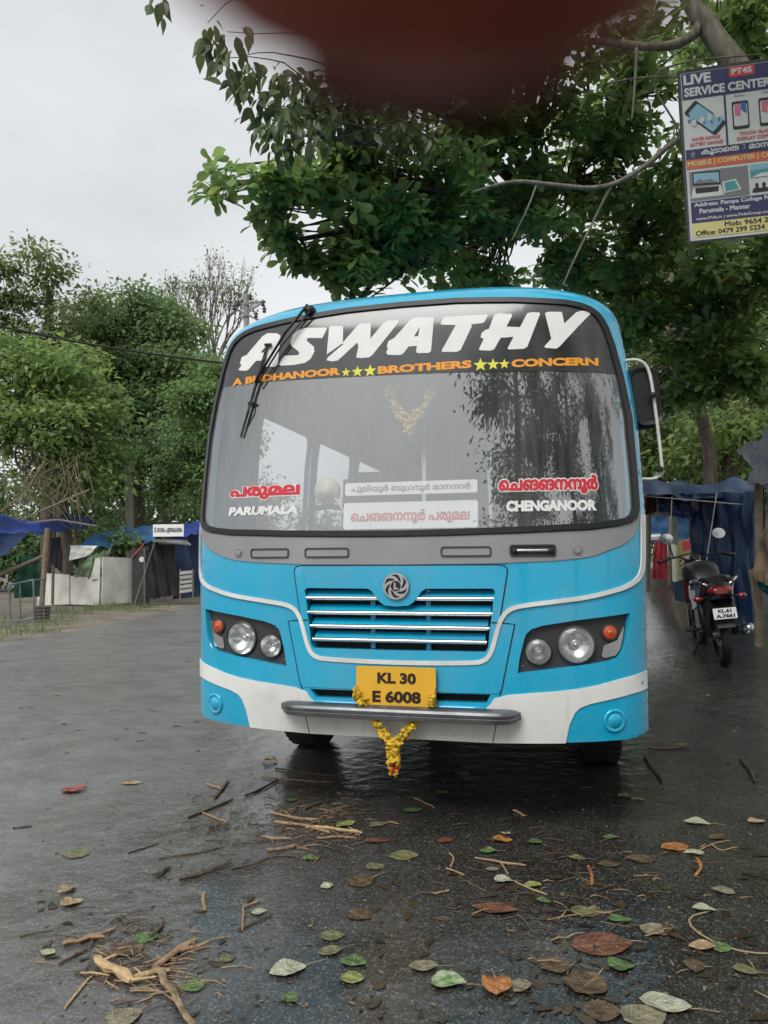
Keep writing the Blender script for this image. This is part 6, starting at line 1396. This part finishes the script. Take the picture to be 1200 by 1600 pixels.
TW = [
 ([(246, 1522), (262, 1555), (285, 1585), (312, 1625)], 11, barkw, 'thick mottled stick running off the lower edge', 'stick'),
 ([(150, 1508), (175, 1525), (205, 1546)], 14, paleW, 'stout pale block of split wood at the lower left', 'wood'),
 ([(200, 1538), (232, 1528), (268, 1523)], 9, paleW, 'short pale billet joining the split wood to the thick stick', 'wood'),
 ([(240, 1522), (275, 1492), (310, 1472)], 9, tanw, 'splintered tan branch rising from the thick stick', 'stick'),
 ([(272, 1494), (300, 1488), (326, 1478)], 6, tanw, 'splinter lying against the tan branch', 'stick'),
 ([(98, 1482), (130, 1474), (165, 1470)], 9, tanw, 'shredded tan bark strip left of the flat brown leaf', 'bark'),
 ([(125, 1473), (155, 1463), (182, 1453)], 5, tanw, 'thin tan splinter above the shredded bark strip', 'stick'),
 ([(92, 1512), (115, 1500), (138, 1484)], 4, twigm, 'dark splinter below the shredded bark strip', 'twig'),
 ([(102, 1578), (122, 1555), (144, 1529)], 4, paleW, 'thin pale splinter leaning towards the split wood', 'stick'),
 ([(126, 1526), (150, 1526), (172, 1530)], 4, paleW, 'pale splinter sticking out left of the split wood', 'stick'),
 ([(215, 1572), (235, 1560), (252, 1555)], 2.5, paleW, 'fine pale stem curling below the pale billet', 'twig'),
 ([(280, 1377), (320, 1368), (360, 1356)], 8, twigm, 'stubby bark-covered stick in the middle of the road', 'stick'),
 ([(362, 1361), (400, 1352), (425, 1340), (462, 1342)], 4, twigm, 'thin crooked twig continuing from the stubby stick', 'twig'),
 ([(248, 1344), (300, 1338), (350, 1325)], 3.5, twigm, 'thin straight twig above the stubby stick', 'twig'),
 ([(243, 1374), (254, 1366), (266, 1358)], 7, twigm, 'small broken chunk of bark left of the stubby stick', 'bark'),
 ([(294, 1281), (325, 1268), (365, 1251)], 4, darkw, 'dark bent twig left of the twig pile', 'twig'),
 ([(335, 1252), (345, 1238), (356, 1223)], 5, twigm, 'short brown stick above the dark bent twig', 'stick'),
 ([(324, 1229), (335, 1232), (346, 1236)], 4, tanw, 'pale chip beside the short brown stick', 'bark'),
 ([(325, 1298), (340, 1294), (358, 1291)], 7, twigm, 'frayed bark piece below the dark bent twig', 'bark'),
 ([(315, 1272), (335, 1280), (355, 1287)], 3, tanw, 'pale sliver below the dark bent twig', 'twig'),
 ([(384, 1246), (410, 1236), (434, 1220)], 4, darkw, 'dark twig pointing at the bus shadow', 'twig'),
 ([(410, 1217), (460, 1222), (520, 1224)], 3, tanw, 'long straight pale twig at the edge of the bus shadow', 'twig'),
 ([(430, 1203), (490, 1212), (548, 1217)], 3, twigm, 'long brown twig just in front of the left tyre', 'twig'),
 ([(424, 1272), (460, 1281), (495, 1286)], 5, tanw, 'uppermost peeled stick of the twig pile', 'stick'),
 ([(428, 1290), (470, 1292), (515, 1306)], 6, tanw, 'middle peeled stick of the twig pile', 'stick'),
 ([(480, 1297), (525, 1301), (565, 1307)], 6, paleW, 'palest stick at the right end of the twig pile', 'stick'),
 ([(495, 1313), (525, 1310), (556, 1313)], 4, tanw, 'lowest stick of the twig pile', 'stick'),
 ([(476, 1267), (497, 1258), (514, 1252)], 5, twigm, 'stick poking up behind the twig pile', 'stick'),
 ([(440, 1300), (455, 1275), (470, 1255)], 3, twigm, 'thin twig crossing the twig pile', 'twig'),
 ([(410, 1310), (430, 1315), (455, 1314)], 5, tanw, 'short stick left of the twig pile', 'stick'),
 ([(418, 1332), (440, 1330), (462, 1325)], 6, barkw, 'frayed strip of bark below the twig pile', 'bark'),
 ([(318, 1400), (319, 1414), (321, 1428)], 6, tanw, 'upright tan chip in the middle left', 'bark'),
 ([(379, 1455), (380, 1438), (380, 1420)], 4, tanw, 'vertical arm of the forked twig', 'twig'),
 ([(372, 1456), (400, 1444), (425, 1435)], 4, twigm, 'slanting arm of the forked twig', 'twig'),
 ([(380, 1422), (395, 1416), (408, 1411)], 4, tanw, 'short twig above the forked twig', 'twig'),
 ([(235, 1466), (248, 1458), (256, 1448)], 6, twigm, 'dark bark lump behind the splintered branch', 'bark'),
 ([(1008, 1185), (1020, 1205), (1036, 1224)], 4, darkw, 'dark stick lying right of the bus tyre', 'stick'),
 ([(1157, 1190), (1172, 1205), (1180, 1226)], 5, darkw, 'dark curved stick at the right edge', 'stick'),
 ([(1012, 1172), (1050, 1172), (1075, 1169)], 4, twigm, 'grey twig on the road beside the bus corner', 'twig'),
 ([(742, 1345), (780, 1352), (822, 1355)], 4, tanw, 'branching pale twig below the flat green leaf', 'twig'),
 ([(783, 1352), (790, 1362), (794, 1370)], 3, tanw, 'orange twiglet hanging from the branching pale twig', 'twig'),
 ([(702, 1335), (710, 1345), (704, 1358)], 3, tanw, 'hooked twig right of the big flat olive leaf', 'twig'),
 ([(698, 1362), (712, 1367), (726, 1372)], 4, tanw, 'short pale twig below the hooked twig', 'twig'),
 ([(920, 1358), (924, 1370), (926, 1386)], 4, LC['orange'], 'forked orange stalk left of the brown leaves', 'stalk'),
 ([(1088, 1345), (1098, 1356), (1086, 1375)], 4, LC['orange'], 'bent orange stalk below the dull orange leaf', 'stalk'),
 ([(1052, 1320), (1075, 1340), (1110, 1322), (1140, 1316)], 2.5, tanw, 'curled thin vine on the dull orange leaf', 'vine'),
 ([(1112, 1322), (1125, 1332), (1152, 1326)], 2.5, tanw, 'short loop of vine right of the curled vine', 'vine'),
 ([(1110, 1428), (1075, 1436), (1082, 1455), (1120, 1478), (1170, 1492), (1225, 1494)], 3, stemm, 'long pale vine curving towards the right edge', 'vine'),
 ([(805, 1380), (825, 1392), (855, 1402)], 3, stemm, 'long pale leaf stalk crossing the yellowish leaf', 'stalk'),
 ([(808, 1432), (820, 1442), (832, 1460)], 3, twigm, 'brown twig below the long rust-red leaf', 'twig'),
 ([(855, 1440), (905, 1430), (955, 1428)], 2.5, tanw, 'straight thin stem beside the olive stemmed leaf', 'twig'),
 ([(600, 1290), (612, 1287), (622, 1290)], 3, tanw, 'pale twig behind the big flat olive leaf', 'twig'),
 ([(648, 1250), (662, 1256), (680, 1265)], 3, tanw, 'pale twig in the bus shadow', 'twig'),
 ([(802, 1270), (812, 1273), (820, 1278)], 4, paleW, 'white chip at the edge of the bus shadow', 'bark'),
 ([(675, 1400), (690, 1397), (702, 1394)], 4, tanw, 'tan chip left of the white heart-shaped leaf', 'bark'),
 ([(730, 1380), (745, 1388), (762, 1396)], 3, twigm, 'brown twig left of the white heart-shaped leaf', 'twig'),
 ([(20, 1297), (35, 1295), (50, 1294)], 3, darkw, 'dark twig at the left edge of the road', 'twig'),
 ([(200, 1335), (222, 1328), (248, 1320)], 2.5, darkw, 'fine dark twig left of the thin straight twig', 'twig')]
for P_, wpx, m_, lab, cat_ in TW:
    pts = gpath(P_, 0); d_ = (pts[0] - Vector((0, 0, CAM_H))).length; r_ = max(.0028, wpx * d_ / F * .5); n = len(pts)
    q = [Vector(v) for v in smooth_path([tuple(p) for p in pts], 1)]; q = [p + Vector((rnd.uniform(-.4, .4) * r_, rnd.uniform(-.8, .8) * r_, r_ * .85 + rnd.uniform(0, .5) * r_)) for p in q]
    mb = MB().tube(q, [r_ * rnd.uniform(.75, 1.1) * (.55 if i == len(q) - 1 else 1) for i in range(len(q))], 7, jit=.22 if wpx > 5 else .1, flat=.8)
    if wpx >= 4:
        for k in range(2):
            i = rnd.randrange(1, len(q)); mb.tube([q[i], q[i] + Vector((rnd.uniform(-1, 1), rnd.uniform(-1, 1), .1)) * r_ * rnd.uniform(3, 6)], [r_ * .4, r_ * .15], 4)
    c0_ = q[0].copy(); mb.v = [tuple(Vector(v) - c0_) for v in mb.v]
    o = mb.build({'stick': 'stick', 'wood': 'split_wood', 'bark': 'bark_piece', 'twig': 'twig', 'vine': 'vine', 'stalk': 'stalk'}[cat_], m_, None); o.location = c0_; tag(o, lab, cat_, 'broken wood and stalks on the road')
# crumbs of leaf, bark and flattened litter that nobody could count
def crumbs(name, label, n, boxes, size, lm, cat='litter'):
    B = []
    for (x0, x1, y0, y1), w in boxes:
        k = int(n * w); B += [tuple(gnd(rnd.uniform(x0, x1), rnd.uniform(y0, y1)) + Vector((0, 0, .0035))) for _ in range(k)]
    B = np.array(B); A = rng.normal(0, 1, B.shape) * np.array([1, 1, .03]); N_ = rng.normal(0, .06, B.shape) + np.array([0, 0, 1.])
    return tag(leaf_cloud(name, B, A, N_, size * rng.uniform(.3, 1.3, len(B)) ** 1.3, (T_BIG[0] * np.array([1, 1, .25]) + np.array([0, 0, .01]), T_BIG[1]), lm), label, cat, kind='stuff')
cm_ = leaf_mat('crumb_browns', (.035, .026, .018), (.22, .17, .10), .1, .6); cw_ = leaf_mat('flattened_litter', (.022, .016, .010), (.070, .050, .028), .05, .25)
crumbs('leaf_crumbs', 'tiny crumbs of bark and leaf strewn over the road', 650, [((560, 1200, 1240, 1600), .45), ((60, 560, 1200, 1600), .38), ((400, 600, 1230, 1340), .10), ((0, 1200, 1180, 1300), .07)], .021, cm_)
def splinters(name, label, boxes, m, cat='litter'):
    mb = MB()
    for (x0, x1, y0, y1), n_ in boxes:
        for _ in range(n_):
            p = gnd(rnd.gauss((x0 + x1) / 2, (x1 - x0) / 4), rnd.gauss((y0 + y1) / 2, (y1 - y0) / 4)); a = rnd.gauss(.25, .7); l = rnd.uniform(.02, .11); r_ = rnd.uniform(.0014, .0032)
            d = Vector((math.cos(a), math.sin(a), 0)) * l; mb.tube([p + Vector((0, 0, r_ + .002)), p + d * .5 + Vector((rnd.uniform(-.008, .008), rnd.uniform(-.008, .008), r_ * 2 + .003)), p + d + Vector((0, 0, r_ + .001))], [r_, r_, r_ * .5], 4)
    return tag(mb.build(name, m, None), label, cat, kind='stuff')
splinters('twig_litter', 'fine brown twig litter heaped in front of the bus and round the broken sticks', [((400, 600, 1215, 1345), 170), ((280, 460, 1230, 1380), 60), ((80, 340, 1430, 1560), 90), ((620, 1180, 1230, 1480), 110)], twigm)
splinters('pale_splinters', 'fine pale splinters strewn round the split wood and twig pile', [((90, 330, 1450, 1570), 70), ((410, 580, 1240, 1330), 60), ((700, 1150, 1330, 1560), 40)], tanw)
crumbs('flattened_litter', 'wet flattened brown leaf litter pressed into the asphalt at the lower right', 240, [((820, 1200, 1320, 1600), .6), ((560, 900, 1330, 1600), .3), ((60, 400, 1400, 1600), .1)], .058, cw_)
crumbs('road_litter', 'scattered pale bits of litter far along the road', 120, [((0, 320, 960, 1180), .6), ((1015, 1200, 1010, 1230), .4)], .06, cm_)

# ================================================================== the photographer's fingertip over the top of the lens
skin = bpy.data.materials.new('finger_skin'); skin.use_nodes = True; sp2 = skin.node_tree.nodes['Principled BSDF']
sp2.inputs['Base Color'].default_value = (.36, .075, .052, 1); sp2.inputs['Roughness'].default_value = .6
tcn = skin.node_tree.nodes.new('ShaderNodeTexCoord'); nzn = skin.node_tree.nodes.new('ShaderNodeTexNoise'); nzn.inputs['Scale'].default_value = 900
bpn = skin.node_tree.nodes.new('ShaderNodeBump'); bpn.inputs['Strength'].default_value = .2; bpn.inputs['Distance'].default_value = .0005
skin.node_tree.links.new(tcn.outputs['Object'], nzn.inputs['Vector']); skin.node_tree.links.new(nzn.outputs[0], bpn.inputs['Height']); skin.node_tree.links.new(bpn.outputs[0], sp2.inputs['Normal'])
Yf = .026; k_ = Yf / F
fg = MB(); tipc = at(690, -272, Yf); rr0 = 425 * k_
axis = [tipc + Vector((-.0010, .0, .0)) * 0]
secs = []
for t in np.linspace(0, 1, 7): a_ = math.pi / 2 * t; secs.append((tipc + Vector((.0012, 0, -1)) * rr0 * .96 * math.cos(a_), max(rr0 * math.sin(a_), 1e-4)))
for h_, r_ in ((.006, 1.02), (.014, .99), (.022, 1.0), (.026, 1.04), (.032, 1.02), (.042, 1.05), (.055, 1.08), (.060, 1.1)):
    secs.append((tipc + Vector((h_ * .22, h_ * -.10 - max(0, h_ - .026) * .5, h_)), rr0 * r_))
n = 24; vs = []
for c_, r_ in secs:
    for j in range(n): w_ = 2 * math.pi * j / n; vs.append(c_ + Vector((math.cos(w_) * r_ * 1.34, math.sin(w_) * r_ * .82, 0)))
fg.add(vs, [(i * n + j, i * n + (j + 1) % n, (i + 1) * n + (j + 1) % n, (i + 1) * n + j) for i in range(len(secs) - 1) for j in range(n)] + [tuple(range(n)), tuple(range((len(secs) - 1) * n, len(secs) * n))])
fo = fg.build('finger', skin, None, smooth=True)
tag(fo, 'blurred dark reddish fingertip covering the top of the view', 'finger')
nl = MB().grid(lambda u, v: tipc + Vector(((u - .5) * rr0 * 1.25, rr0 * .84 * math.sqrt(max(.02, 1 - ((u - .5) * 1.3) ** 2)) + .0002, -rr0 * .7 + v * rr0 * 1.7)), 8, 6)
nl.build('fingernail', mat('fingernail', (.30, .15, .12), .3), fo, smooth=True)
